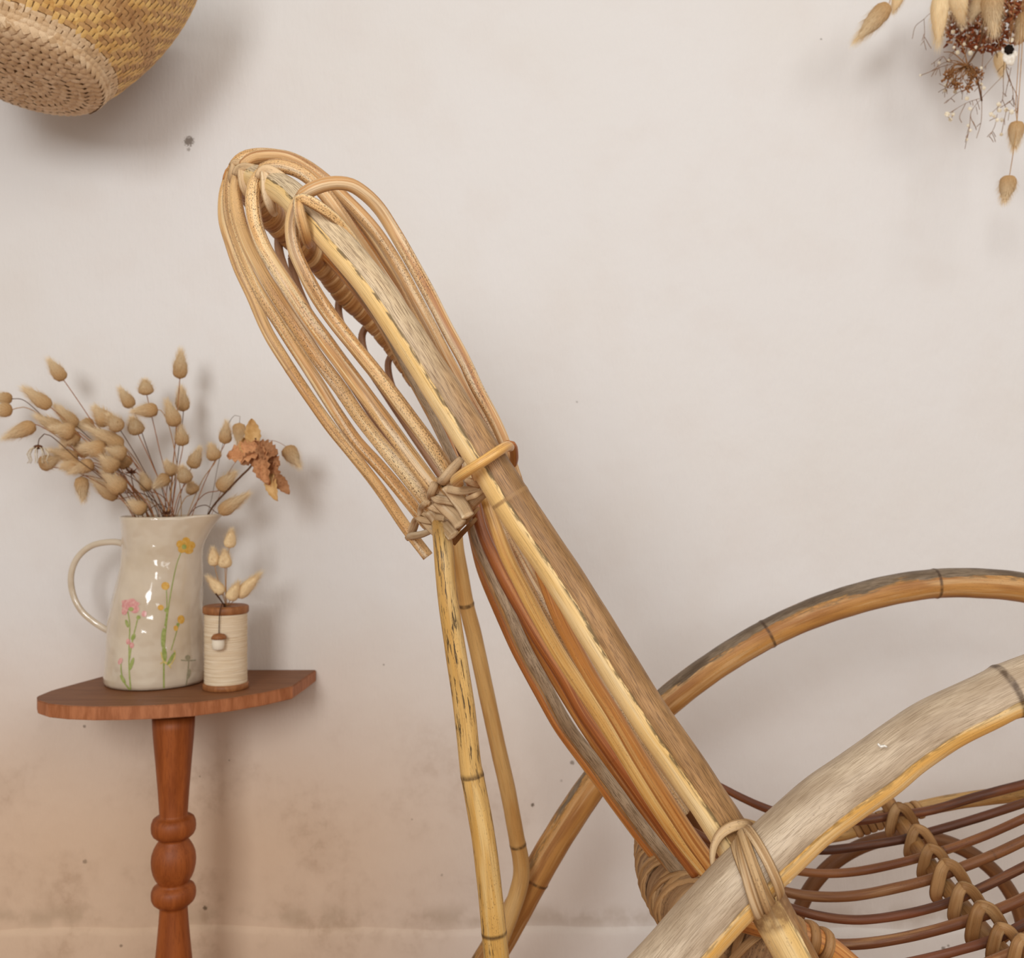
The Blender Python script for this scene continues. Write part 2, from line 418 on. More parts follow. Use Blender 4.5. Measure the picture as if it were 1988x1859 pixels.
# cane wound round the far half of the top rail
def coil(rows, pitch, w, thick, t0, t1, radd=.0, turns_dir=1, seed=0):
    pts = catmull(pix(rows), .002)
    n = len(pts); i0, i1 = int(n * t0), int(n * t1); pts = pts[i0:i1]
    out = []; s = 0; N = None
    for i, r in enumerate(pts):
        p = Vector(r[:3])
        if i: s += (p - Vector(pts[i - 1][:3])).length
        T = (Vector(pts[min(i + 1, len(pts) - 1)][:3]) - Vector(pts[max(i - 1, 0)][:3])).normalized()
        if N is None: N = T.orthogonal()
        N = (N - T * N.dot(T)).normalized(); B = T.cross(N)
        out.append((p, T, N, B, r[3], s))
    # resample finely along the helix
    res = []; L = out[-1][5]; turns = L / pitch; k = int(turns * 20)
    j = 0
    for q in range(k + 1):
        s = L * q / k
        while j < len(out) - 2 and out[j + 1][5] < s: j += 1
        a, b = out[j], out[j + 1]; f = (s - a[5]) / max(1e-9, b[5] - a[5])
        p = a[0].lerp(b[0], f); ang = turns_dir * 2 * PI * s / pitch + seed
        rr = a[4] + (b[4] - a[4]) * f + radd
        rad = a[2] * math.cos(ang) + a[3] * math.sin(ang)
        res.append((p + rad * rr, rad))
    return res
def coil_mesh(name, rows, pitch, w, thick, t0, t1, radd=0.0, turns_dir=1, seed=0):
    res = coil(rows, pitch, w, thick, t0, t1, radd, turns_dir, seed)
    V, F, RC, SD, ND = [], [], [], [], []
    cs = [(-1, 0), (-.75, .75), (0, 1), (.75, .75), (1, 0), (0, -.6)]
    n = len(res); s = 0; off = random.random() * 5
    for i, (p, rad) in enumerate(res):
        if i: s += (p - res[i - 1][0]).length
        T = (res[min(i + 1, n - 1)][0] - res[max(i - 1, 0)][0]).normalized(); B = T.cross(rad).normalized()
        for (u, v) in cs:
            V.append(p + B * (u * w / 2) + rad * (v * thick)); RC.append((u * w / 2, v * thick, s + off)); SD.append(v); ND.append(0)
    k = len(cs)
    for i in range(n - 1):
        for j in range(k):
            j2 = (j + 1) % k; F.append((i * k + j, (i + 1) * k + j, (i + 1) * k + j2, i * k + j2))
    me = mesh(name, V, F)
    for nm, typ, dat, key in (('rc', 'FLOAT_VECTOR', [x for v in RC for x in v], 'vector'), ('side', 'FLOAT', SD, 'value'), ('nd', 'FLOAT', ND, 'value')):
        a = me.attributes.new(nm, typ, 'POINT'); a.data.foreach_set(key, dat)
    return me
part('cane_wrapping', coil_mesh('cane_wrapping', TOP, .0205, .0212, .0022, .30, 1.0), 'wrapped', None, 'cane wound in close turns round the top rail')

# strands: rear halves of the loops (L), front halves (R) running down to the seat
L = {
 1: [(441, 352, .985, 18.9), (434, 378, .985, 18.5), (434, 425, .98, 20.8), (446, 470, .975, 20.8), (463, 520, .97, 20.8), (490, 577, .97, 22.4), (520, 645, .97, 22.4), (556, 704, .97, 22.4), (600, 770, .97, 22.4), (645, 833, .97, 22.4), (690, 888, .97, 22.4), (738, 950, .975, 22.4), (790, 1026, .98, 22.4), (831, 1080, .98, 22.4)],
 2: [(450, 336, .935, 21.0), (445, 360, .935, 22.1), (446, 415, .93, 22.9), (459, 465, .925, 22.9), (480, 516, .92, 22.9), (511, 578, .915, 24.6), (541, 626, .915, 24.6), (572, 674, .915, 24.6), (611, 734, .915, 24.6), (650, 796, .915, 24.6), (693, 857, .915, 24.6), (735, 903, .915, 24.6), (772, 946, .915, 24.6), (808, 991, .918, 24.6), (828, 1018, .93, 21.3), (838, 1028, .935, 17.9)],
 3: [(470, 330, .882, 21.0), (460, 352, .882, 23.1), (458, 386, .88, 25.0), (466, 429, .877, 26.0), (481, 474, .872, 26.0), (503, 519, .868, 26.0), (533, 570, .866, 28.0), (573, 630, .866, 28.0), (617, 695, .866, 28.0), (663, 757, .866, 28.0), (694, 803, .866, 28.0), (735, 856, .866, 28.0), (778, 908, .866, 29.1), (818, 960, .87, 28.0), (842, 994, .885, 24.6), (858, 1018, .895, 20.2)],
 4: [(509, 334, .832, 23.1), (496, 352, .832, 26.2), (491, 388, .83, 29.2), (496, 434, .828, 29.2), (512, 479, .825, 29.2), (535, 518, .822, 29.2), (563, 562, .82, 31.4), (595, 612, .82, 31.4), (638, 671, .82, 31.4), (678, 725, .82, 31.4), (714, 773, .82, 31.4), (758, 832, .82, 31.4), (804, 895, .82, 31.4), (840, 942, .823, 30.2), (866, 974, .835, 26.9), (882, 994, .845, 22.4)],
 5: [(582, 386, .772, 22.9), (573, 402, .773, 24.0), (566, 438, .775, 26.0), (571, 482, .777, 27.1), (590, 527, .78, 27.1), (613, 570, .785, 29.1), (627, 592, .788, 29.1), (656, 632, .79, 29.1), (697, 683, .79, 29.1), (740, 736, .79, 29.1), (787, 798, .79, 29.1), (831, 857, .79, 29.1), (862, 903, .795, 29.1), (880, 940, .806, 26.9), (900, 974, .822, 22.4)],
 6: [(541, 452, 1.10, 15.6), (541, 480, 1.10, 16.6), (549, 512, 1.09, 16.6), (566, 556, 1.085, 17.9), (592, 606, 1.08, 17.9), (640, 680, 1.07, 17.9), (730, 815, 1.05, 17.9), (800, 925, 1.045, 17.9), (868, 1024, 1.045, 17.9)],
 7: [(566, 500, 1.135, 14.6), (570, 530, 1.135, 15.6), (583, 570, 1.13, 16.8), (610, 625, 1.12, 16.8), (680, 720, 1.11, 16.8), (770, 850, 1.10, 16.8), (888, 1008, 1.10, 16.8)],
 8: [(659, 580, 1.20, 14.6), (657, 600, 1.20, 14.6), (662, 628, 1.20, 14.6), (688, 672, 1.19, 14.6), (740, 752, 1.17, 14.6), (820, 872, 1.15, 14.6), (903, 992, 1.15, 14.6)],
 9: [(712, 632, 1.24, 13.4), (703, 650, 1.24, 14.6), (707, 682, 1.24, 14.6), (726, 718, 1.235, 14.6), (763, 768, 1.22, 14.6), (808, 834, 1.20, 14.6), (855, 895, 1.19, 14.6), (924, 974, 1.19, 14.6)],
 10: [(764, 684, 1.26, 13.4), (754, 702, 1.26, 13.4), (757, 736, 1.26, 13.4), (777, 782, 1.255, 13.4), (812, 830, 1.25, 13.4), (866, 892, 1.235, 13.4), (937, 960, 1.22, 13.4)],
}
R = {
 1: [(441, 352, .985, 19.1), (446, 336, .985, 20.1), (462, 322, .985, 21.2), (492, 310, .985, 21.2), (530, 312, .985, 21.2), (580, 332, .98, 21.2), (640, 375, .98, 21.2), (720, 470, .975, 21.2), (800, 590, .97, 21.2), (880, 740, .96, 21.2), (915, 870, .95, 21.2), (930, 975, .93, 21.2), (955, 1070, .93, 23.2), (1000, 1172, .93, 23.2), (1080, 1320, .93, 23.2), (1180, 1478, .93, 23.2), (1290, 1640, .93, 23.2), (1330, 1700, .93, 23.2)],
 2: [(450, 336, .935, 21.2), (457, 318, .935, 21.2), (471, 306, .935, 22.3), (490, 300, .935, 22.3), (520, 299, .935, 22.3), (565, 307, .93, 22.3), (610, 332, .93, 22.3), (660, 380, .925, 22.3), (730, 470, .92, 22.3), (800, 585, .91, 22.3), (850, 690, .90, 22.3), (890, 800, .89, 22.3), (915, 930, .875, 23.3), (933, 1022, .87, 23.3), (967, 1100, .87, 25.5), (1001, 1164, .87, 25.5), (1046, 1242, .87, 25.5), (1091, 1312, .87, 25.5), (1130, 1382, .87, 25.5), (1181, 1456, .87, 25.5), (1240, 1540, .87, 25.5), (1295, 1618, .87, 25.5), (1352, 1695, .87, 25.5)],
 3: [(470, 330, .882, 21.2), (475, 318, .882, 22.3), (492, 307, .882, 24.4), (516, 302, .88, 25.4), (555, 305, .88, 25.4), (594, 322, .878, 25.4), (632, 350, .875, 25.4), (668, 384, .872, 25.4), (702, 418, .87, 25.4), (734, 456, .87, 25.4), (775, 520, .87, 25.4), (806, 577, .87, 25.4), (836, 633, .87, 25.4), (867, 694, .87, 25.4), (912, 774, .87, 25.4), (945, 832, .87, 25.4), (985, 915, .865, 23.3), (1030, 1010, .86, 23.3), (1135, 1195, .86, 25.5), (1290, 1435, .86, 25.5), (1395, 1600, .86, 25.5)],
 4: [(509, 334, .832, 23.3), (512, 327, .83, 23.3), (526, 322, .828, 25.4), (547, 322, .827, 27.6), (576, 330, .826, 27.6), (603, 347, .826, 27.6), (630, 376, .828, 27.6), (657, 412, .83, 27.6), (696, 470, .835, 27.6), (735, 529, .84, 27.6), (775, 591, .845, 27.6), (820, 680, .85, 26.5), (870, 790, .845, 25.4), (915, 890, .835, 25.4), (940, 955, .825, 25.4), (962, 1020, .82, 25.4), (982, 1074, .82, 27.8), (1013, 1137, .82, 27.8), (1052, 1211, .82, 27.8), (1091, 1278, .82, 27.8), (1136, 1346, .82, 27.8), (1169, 1396, .82, 27.8), (1222, 1480, .82, 29.0), (1274, 1562, .82, 30.2), (1318, 1625, .82, 30.2), (1372, 1692, .82, 30.2)],
 5: [(582, 386, .772, 23.3), (590, 376, .77, 25.4), (604, 368, .768, 27.6), (626, 359, .768, 27.6), (652, 355, .77, 26.5), (681, 359, .775, 26.5), (708, 376, .782, 26.5), (735, 403, .79, 26.5), (762, 444, .797, 26.5), (802, 513, .80, 26.5), (836, 575, .802, 26.5), (868, 638, .803, 26.5), (901, 699, .803, 26.5), (928, 757, .803, 25.4), (953, 802, .803, 24.4), (975, 848, .803, 23.3), (1003, 930, .803, 23.3), (1025, 1010, .80, 24.4), (1050, 1100, .797, 27.8), (1080, 1184, .796, 29.0), (1113, 1252, .796, 29.0), (1151, 1320, .796, 29.0), (1192, 1386, .796, 29.0), (1249, 1482, .796, 30.2), (1300, 1562, .796, 31.3), (1345, 1630, .796, 31.3), (1396, 1700, .796, 31.3)],
 6: [(541, 452, 1.10, 15.9), (548, 430, 1.10, 15.9), (570, 428, 1.10, 15.9), (620, 470, 1.09, 15.9), (720, 600, 1.08, 17.0), (800, 738, 1.06, 18.0), (850, 830, 1.03, 19.1), (882, 900, .99, 20.1), (918, 1000, .91, 23.3), (924, 1040, .905, 26.7), (951, 1109, .905, 27.8), (984, 1184, .905, 27.8), (1018, 1260, .905, 27.8), (1061, 1338, .905, 27.8), (1100, 1408, .905, 27.8), (1152, 1478, .905, 27.8), (1190, 1530, .905, 29.0), (1249, 1610, .905, 29.0), (1300, 1674, .905, 29.0), (1340, 1722, .905, 29.0)],
 7: [(566, 500, 1.135, 14.8), (574, 478, 1.135, 14.8), (600, 476, 1.135, 14.8), (670, 540, 1.12, 15.9), (760, 660, 1.10, 17.0), (822, 765, 1.07, 18.0), (865, 850, 1.04, 19.1), (900, 940, .99, 20.1), (912, 1010, .95, 17.0), (935, 1105, .945, 19.7), (968, 1186, .945, 19.7), (1004, 1266, .945, 19.7), (1045, 1342, .945, 19.7), (1086, 1414, .945, 19.7), (1140, 1488, .945, 19.7), (1180, 1542, .945, 19.7), (1236, 1618, .945, 19.7), (1290, 1686, .945, 19.7), (1330, 1735, .945, 19.7)],
 8: [(659, 580, 1.20, 13.8), (668, 560, 1.20, 13.8), (690, 560, 1.20, 13.8), (760, 640, 1.20, 14.8), (850, 780, 1.18, 15.9), (940, 960, 1.12, 17.0), (1060, 1180, 1.08, 19.7), (1210, 1430, 1.06, 20.9), (1320, 1590, 1.05, 20.9)],
 9: [(712, 632, 1.24, 12.7), (720, 612, 1.24, 12.7), (742, 612, 1.24, 12.7), (810, 700, 1.235, 13.8), (890, 830, 1.22, 14.8), (970, 985, 1.17, 15.9), (1080, 1190, 1.13, 18.6), (1225, 1430, 1.11, 19.7), (1330, 1580, 1.10, 19.7)],
 10: [(764, 684, 1.26, 12.7), (772, 664, 1.26, 12.7), (795, 668, 1.27, 12.7), (850, 750, 1.275, 12.7), (920, 870, 1.26, 13.8), (990, 1000, 1.21, 14.8), (1100, 1200, 1.18, 17.4), (1240, 1430, 1.15, 17.4), (1340, 1570, 1.14, 17.4)],
}
strand_nodes = {2: [.30, .46], 3: [.235], 4: [], 5: [.17], 1: [.21]}
front_mat = {1: 'orange', 2: 'rust', 3: 'front', 4: 'honey', 5: 'front', 6: 'greystrand', 7: 'orange', 8: 'front', 9: 'front', 10: 'front'}
for k in sorted(L):
    near = k <= 5
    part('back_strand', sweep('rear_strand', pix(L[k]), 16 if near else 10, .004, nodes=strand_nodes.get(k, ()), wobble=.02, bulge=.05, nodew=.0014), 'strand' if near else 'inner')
for k in sorted(R):
    near = k <= 7
    rows = R[k]
    if k in (4, 5, 2):     # upper half speckled, lower half glossier: a splice at the waist
        cut = next(i for i, r in enumerate(rows) if r[1] > 925)
        part('back_strand', sweep('front_strand', pix(rows[:cut + 1]), 16, .004, wobble=.02, side=(.7, -.5, .4)), 'front' if k != 2 else 'strand')
        part('back_strand', sweep('lower_strand', pix(rows[cut:]), 16, .004, wobble=.02, nodes=[.18 + .05 * k, .45], bulge=.04, nodew=.0012, side=(.6, -.6, .4)),
             {2: 'rust', 4: 'honey', 5: 'orange'}[k])
    else:
        part('back_strand', sweep('front_strand', pix(rows), 14 if near else 10, .004, wobble=.02, side=(.4, -.8, .4)), front_mat[k])

# flat cane that locks each loop to the top rail: one tape tucked under, one laid across
def tape(rows, mat='cane', name='binding', flat=.28, hint='cam', parent=None):
    return part(name, sweep(name, pix(rows), 8, .0025, flat=flat, hint=hint), mat, parent)
tape([(577, 398, .768, 17.5), (579, 387, .764, 18.8), (588, 385, .762, 20.0), (606, 393, .763, 22.5), (630, 408, .767, 21.2), (656, 428, .775, 17.5), (686, 462, .788, 12.5), (708, 496, .80, 10.0)], 'strand', flat=.35)
tape([(580, 388, .765, 18.8), (580, 404, .763, 21.2), (584, 424, .764, 22.5), (590, 446, .768, 21.2), (596, 468, .779, 17.5), (602, 480, .795, 12.5)], 'strand', flat=.4)
tape([(501, 346, .824, 15.0), (508, 332, .822, 17.5), (520, 328, .82, 17.5), (540, 338, .82, 17.5), (560, 352, .822, 15.0), (578, 364, .826, 11.2), (594, 374, .83, 7.5)], 'cane')
tape([(513, 332, .822, 17.5), (516, 348, .82, 21.2), (518, 370, .82, 22.5), (523, 392, .822, 21.2), (530, 410, .83, 16.2), (536, 418, .845, 10.0)], 'cane')
tape([(457, 341, .872, 15.0), (462, 330, .87, 17.5), (474, 324, .868, 16.2), (492, 325, .866, 12.5), (510, 329, .865, 7.5)], 'cane')
tape([(469, 328, .87, 16.2), (471, 345, .868, 18.8), (475, 362, .868, 20.0), (481, 378, .872, 15.0), (485, 386, .88, 8.8)], 'cane')
tape([(448, 322, .925, 10.0), (455, 315, .92, 12.5), (465, 315, .92, 12.5), (476, 318, .92, 7.5)], 'cane')
tape([(455, 316, .922, 12.5), (453, 330, .922, 15.0), (450, 346, .925, 15.0), (453, 358, .93, 10.0)], 'cane')

# waist: bowed bar, woven ends and the ring that ties it to the near rail
BAR = [(968, 928, .79, 20), (930, 965, .80, 20), (893, 1000, .84, 20), (862, 1028, .90, 20), (852, 1042, .98, 19), (868, 1028, 1.06, 18), (900, 995, 1.14, 16), (935, 960, 1.21, 15), (956, 938, 1.25, 15)]
part('waist_bar', sweep('waist_bar', pix(BAR), 12, .004), 'cane', None, 'bowed bar hidden inside the woven waist')
def kd(px): return .79 + max(0.0, (910 - px)) * .0018
FRONTS = []
for kk_ in (2, 3, 4, 5):
    for r_ in catmull(pix(L[kk_]), .004):
        FRONTS.append((CX + F_PX * r_[0] / r_[1], CY - F_PX * (r_[2] - CAM_Z) / r_[1], r_[1] - r_[3]))
def over(x, y, base):
    """a depth just in front of the strands that pass here"""
    return min([base] + [d_ - .002 for (a_, b_, d_) in FRONTS if (a_ - x) ** 2 + (b_ - y) ** 2 < 13 ** 2])
def ktape(rows, w, up=.027, flat=.35, mat='cane', name='binding'):
    n = len(rows)
    return tape([(x, y, over(x, y, kd(x) - up) + (.006 if i in (0, n - 1) else 0), w * 1.15 * (.75 if i in (0, n - 1) else 1)) for i, (x, y) in enumerate(rows)], mat, name, flat)
for i, (rows, w) in enumerate([([(868, 942), (882, 962), (898, 983), (908, 1002)], 25), ([(850, 970), (864, 985), (882, 1002), (894, 1018)], 25), ([(834, 990), (850, 1010), (868, 1026), (880, 1040)], 25), ([(822, 1006), (834, 1020), (848, 1034)], 18)]):
    rr = [(x, y, over(x, y, kd(x) - .019) + (.005 if q == 0 else 0), w * 1.08) for q, (x, y) in enumerate(rows)]
    part('strand_end', sweep('strand_end', pix(rr), 8, .003, flat=.34, hint='cam'), 'cane', None, 'flat cut end of a strand')
for rows, w in [([(846, 933), (856, 941), (872, 949), (900, 952), (932, 947)], 15), ([(840, 962), (848, 968), (866, 971), (884, 976)], 15), ([(828, 978), (838, 983), (855, 989), (874, 993)], 14),
                ([(816, 992), (828, 998), (845, 1003), (862, 1006)], 13), ([(808, 1004), (818, 1008), (832, 1011), (845, 1011)], 11), ([(789, 1046), (796, 1041), (818, 1037), (842, 1028)], 12), ([(795, 1041), (797, 1028), (802, 1015), (808, 1003)], 9),
                ([(856, 940), (862, 930), (876, 913), (896, 890)], 18), ([(838, 968), (838, 956), (843, 942), (852, 930)], 15), ([(826, 988), (829, 974), (836, 962), (846, 952)], 12), ([(812, 1003), (816, 990), (824, 978), (834, 968)], 10),
                ([(870, 950), (878, 936), (886, 918), (894, 902)], 9), ([(905, 968), (922, 962), (940, 952)], 10), ([(903, 931), (916, 937), (932, 944)], 11), ([(800, 1038), (805, 1030), (812, 1012)], 7)]:
    ktape(rows, w)
for rows in [[(876, 1052, .86, 9), (886, 1030, .85, 10), (908, 1008, .85, 9), (930, 985, .86, 7)], [(880, 1056, .87, 9), (896, 1036, .865, 10), (914, 1018, .86, 9), (930, 1000, .87, 7)], [(884, 1012, .84, 8), (898, 1004, .835, 8), (914, 990, .84, 6)]]:
    tape(rows, 'canebrown')
RING = [(893, 938, .776, 16), (884, 935, .765, 19), (886, 930, .752, 21), (903, 917, .737, 21), (935, 897, .731, 21), (965, 877, .735, 21), (984, 866, .748, 20), (990, 868, .762, 18)]
part('tie_ring', sweep('tie_ring', pix(RING), 14, .003), 'honey', None, 'single round cane tied across the near rail')
part('tie_ring', sweep('tie_ring', pix([(984, 862, .772, 16), (994, 864, .776, 17), (998, 880, .786, 17), (996, 900, .80, 16), (980, 920, .81, 14)]), 12, .003), 'orange')

# two back stays
SN = [(852, 1006, .90, 30), (857, 1034, .86, 36), (861, 1064, .836, 39), (868, 1148, .83, 39), (884, 1260, .83, 41), (901, 1372, .83, 42), (914, 1490, .83, 43), (917, 1506, .83, 45), (938, 1622, .83, 46), (953, 1745, .83, 48), (964, 1859, .83, 49), (985, 2060, .83, 49), (1040, 2600, .83, 49), (1090, 3219, .83, 49)]
SF = [(884, 1030, 1.15, 27), (887, 1066, 1.15, 28), (896, 1118, 1.16, 29), (905, 1172, 1.17, 30), (920, 1232, 1.185, 31), (944, 1344, 1.205, 31), (969, 1460, 1.225, 31), (985, 1530, 1.235, 31), (1004, 1632, 1.25, 31), (1011, 1670, 1.253, 32), (1012, 1700, 1.253, 33), (1004, 1735, 1.252, 34), (990, 1775, 1.25, 34), (976, 1812, 1.25, 34), (948, 1880, 1.25, 34), (900, 2010, 1.25, 34), (840, 2230, 1.25, 34), (815, 2449, 1.25, 34)]
part('back_stay', sweep('near_stay', pix(SN), 20, .004, nodes=[slen(SN, 0, 7), slen(SN, 0, 10) - .02], wobble=.012, bulge=.035, nodew=.002), 'stay', None, 'near stay with black streaks in its skin')
part('back_stay', sweep('far_stay', pix(SF), 16, .004, nodes=[slen(SF, 0, 3), slen(SF, 0, 8) + .004], wobble=.01, bulge=.06, nodew=.003), 'stayfar', None, 'smooth far stay with two dark nodes, bent at its foot')

# arms
AN = [(1010, 3530, .72, 118), (1000, 2800, .71, 120), (1060, 2280, .70, 121), (1180, 2005, .70, 122), (1288, 1880, .70, 122), (1377, 1779, .70, 121), (1430, 1722, .70, 120), (1510, 1643, .70, 119), (1590, 1571, .70, 118), (1700, 1493, .70, 117), (1760, 1447, .70, 113), (1821, 1407, .70, 109), (1905, 1366, .70, 104), (1988, 1328, .70, 105), (2150, 1288, .70, 104), (2330, 1325, .70, 104), (2460, 1480, .70, 104), (2520, 1800, .70, 104), (2530, 2400, .70, 104), (2540, 3500, .71, 104)]
AF = [(700, 2370, 1.30, 58), (740, 2230, 1.30, 58), (860, 2010, 1.30, 58), (985, 1800, 1.30, 58), (1045, 1690, 1.30, 58), (1100, 1598, 1.30, 58), (1158, 1513, 1.30, 57), (1225, 1432, 1.30, 57), (1297, 1360, 1.30, 57), (1390, 1290, 1.30, 56), (1490, 1230, 1.30, 56), (1573, 1192, 1.30, 57), (1659, 1163, 1.30, 59), (1740, 1143, 1.30, 58), (1822, 1132, 1.30, 57), (1905, 1132, 1.30, 58), (1990, 1141, 1.30, 59), (2100, 1175, 1.30, 58), (2200, 1260, 1.30, 58), (2250, 1420, 1.30, 58), (2265, 1800, 1.30, 58), (2270, 2385, 1.30, 58)]
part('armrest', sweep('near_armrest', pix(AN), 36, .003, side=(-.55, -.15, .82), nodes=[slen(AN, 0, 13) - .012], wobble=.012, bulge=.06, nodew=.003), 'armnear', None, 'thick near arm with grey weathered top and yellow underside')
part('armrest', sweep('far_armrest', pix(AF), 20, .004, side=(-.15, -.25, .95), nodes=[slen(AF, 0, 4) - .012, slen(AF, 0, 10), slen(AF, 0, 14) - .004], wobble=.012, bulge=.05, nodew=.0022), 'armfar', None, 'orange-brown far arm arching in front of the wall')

# lashing where the near arm crosses the back rail
def lash(rows, flat=.22, mat='lash'):
    return part('lashing', sweep('lashing', pix(rows), 8, .0025, flat=flat, hint='cam'), mat)
def band(dx_top, dx_bot, w, lift=.0012, off=0):
    """a flat cane round the arm: its top and bottom lie so many pixels along the arm from the crossing"""
    C0 = at(1447, 1706, .70); ax = Vector((.71, 0, .704)).normalized()
    u = Vector((0, 0, CAM_Z)) - C0; u = (u - ax * u.dot(ax)).normalized(); v = ax.cross(u)
    if v.z < 0: v = -v
    kk = .70 / F_PX; rows = []
    for a in range(-125, 126, 10):
        sn, cs = math.sin(math.radians(a)), math.cos(math.radians(a))
        al = (dx_bot + (dx_top - dx_bot) * (sn + 1) / 2 + off * max(0, cs)) * kk
        p = C0 + (u * cs + v * sn) * (.0228 + lift) + ax * al
        rows.append((p.x, p.y, p.z, w * kk / 2 * (1 if abs(a) < 95 else .8)))
    part('lashing', sweep('lashing', rows, 8, .0025, flat=.2, hint=lambda t_, p_: p_ - C0 - ax * (p_ - C0).dot(ax)), 'lash')
band(52, -24, 25); band(60, 4, 23); band(66, 26, 20, .0016, 16); band(56, -10, 15, .0028, 6)
lash([(1384, 1682, .712, 8), (1383, 1664, .716, 12), (1387, 1640, .718, 16), (1400, 1618, .718, 20), (1422, 1604, .718, 22), (1446, 1600, .722, 20), (1462, 1606, .735, 14)])
band(34, -14, 18, .0004)
part('paint_fleck', sweep('paint_fleck', pix([(1704, 1443, .678, 4), (1710, 1449, .6775, 6), (1716, 1447, .677, 5), (1722, 1450, .6775, 4)]), 6, .001, flat=.5, hint='cam'), 'fleck', None, 'white fleck stuck to the arm')
part('peg', sweep('peg', pix([(1508, 1716, .715, 14), (1517, 1708, .70, 20), (1526, 1706, .692, 20), (1532, 1705, .688, 13)]), 10, .003), 'armnear', None, 'stub of cane poking out below the arm')

# rolled rear edge of the seat, bound with crossing tapes
ROLL = [(1345, 1500, 1.22, 52), (1300, 1552, 1.17, 62), (1282, 1605, 1.10, 78), (1287, 1665, 1.0, 100), (1312, 1730, .92, 116), (1372, 1800, .86, 126), (1460, 1865, .82, 130), (1570, 1925, .80, 128), (1700, 1985, .79, 126)]
roll_o = part('seat_edge_roll', sweep('seat_edge_roll', pix(ROLL), 24, .005, wobble=.02), 'roll', None, 'fat bundled rear edge of the seat')
for k, sd in enumerate((0.4, 2.5)):
    link('binding', coil_mesh('binding', ROLL, .040, .0075, .0020, 0, 1, .0005, 1, sd), M['canebrown'], roll_o)
    link('binding', coil_mesh('binding', ROLL, .040, .0075, .0020, 0, 1, .0012, -1, sd + 1), M['canebrown'], roll_o)
link('cane_wrapping', coil_mesh('cane_wrapping', ROLL, .028, .0285, .0016, 0, 1, 0, 1, 0), M['roll'], roll_o)

# open seat: strands over a bound cross pole, the far seat rail and the round brace
T = {
 1: [(1250, 1462, 1.25, 12), (1318, 1487, 1.25, 13), (1394, 1524, 1.25, 14), (1440, 1548, 1.25, 15), (1496, 1572, 1.25, 16), (1580, 1594, 1.25, 17), (1664, 1593, 1.25, 17), (1740, 1582, 1.25, 17), (1805, 1573, 1.25, 17), (1890, 1548, 1.25, 18), (1988, 1522, 1.25, 18), (2090, 1496, 1.25, 18)],
 2: [(1335, 1560, 1.19, 15), (1420, 1606, 1.19, 16), (1520, 1642, 1.19, 17), (1596, 1650, 1.19, 17), (1664, 1643, 1.19, 17), (1752, 1629, 1.19, 17), (1800, 1616, 1.19, 17), (1890, 1590, 1.19, 17), (1988, 1558, 1.19, 17), (2100, 1520, 1.19, 17)],
 3: [(1330, 1605, 1.12, 15), (1440, 1662, 1.12, 16), (1548, 1690, 1.12, 16), (1601, 1695, 1.12, 17), (1664, 1691, 1.12, 17), (1740, 1676, 1.12, 17), (1790, 1663, 1.12, 17), (1840, 1648, 1.12, 17), (1916, 1620, 1.12, 17), (1988, 1588, 1.12, 17), (2110, 1530, 1.12, 17)],
 4: [(1345, 1655, 1.05, 17), (1430, 1700, 1.05, 18), (1518, 1729, 1.05, 19), (1576, 1739, 1.05, 20), (1651, 1739, 1.05, 20), (1740, 1723, 1.05, 20), (1810, 1705, 1.05, 20), (1865, 1684, 1.05, 20), (1928, 1659, 1.05, 20), (1988, 1631, 1.05, 20), (2130, 1560, 1.05, 20)],
 5: [(1370, 1690, .99, 16), (1450, 1736, .99, 17), (1533, 1761, .99, 17), (1589, 1777, .99, 18), (1664, 1785, .99, 18), (1752, 1775, .99, 18), (1840, 1752, .99, 18), (1895, 1728, .99, 18), (1988, 1682, .99, 18), (2140, 1600, .99, 18)],
 6: [(1420, 1780, .93, 19), (1500, 1812, .93, 20), (1589, 1830, .93, 21), (1664, 1832, .93, 21), (1740, 1822, .93, 21), (1815, 1805, .93, 21), (1880, 1786, .93, 21), (1941, 1764, .93, 21), (1988, 1743, .93, 21), (2150, 1660, .93, 21)],
 7: [(1480, 1850, .885, 18), (1590, 1880, .885, 18), (1700, 1878, .885, 18), (1790, 1862, .885, 18), (1865, 1843, .885, 18), (1926, 1824, .885, 19), (1988, 1794, .885, 19), (2160, 1700, .885, 19)],
 8: [(1560, 1910, .84, 19), (1700, 1928, .84, 19), (1830, 1900, .84, 19), (1941, 1858, .84, 20), (1988, 1836, .84, 20), (2170, 1740, .84, 20)],
}
seat_tint = {1: 'seat', 2: 'seat', 3: 'seat2', 4: 'seat2', 5: 'seat', 6: 'seat2', 7: 'seat', 8: 'seat2'}
M['seat2'] = rattan('brown_seat_cane', '#85542f', '#67391d', '#a87c50', .6, speck=.5, rough=.4, tint=.12)
for k in T:
    part('seat_strand', sweep('seat_strand', pix(T[k]), 12, .005, wobble=.02, nodes=[.22 + .03 * k], bulge=.04, nodew=.002), seat_tint[k])
CROSS = [(1712, 1540, 1.285, 30), (1740, 1583, 1.262, 30), (1768, 1624, 1.202, 31), (1802, 1675, 1.134, 32), (1830, 1712, 1.066, 33), (1867, 1758, 1.006, 34), (1904, 1803, .948, 36), (1942, 1845, .902, 37), (1985, 1890, .858, 38), (2040, 1950, .81, 40)]
cross_o = part('seat_cross_pole', sweep('seat_cross_pole', pix(CROSS), 14, .004, wobble=.015), 'crosspole', None, 'pole under the seat strands bound with crossed cane')
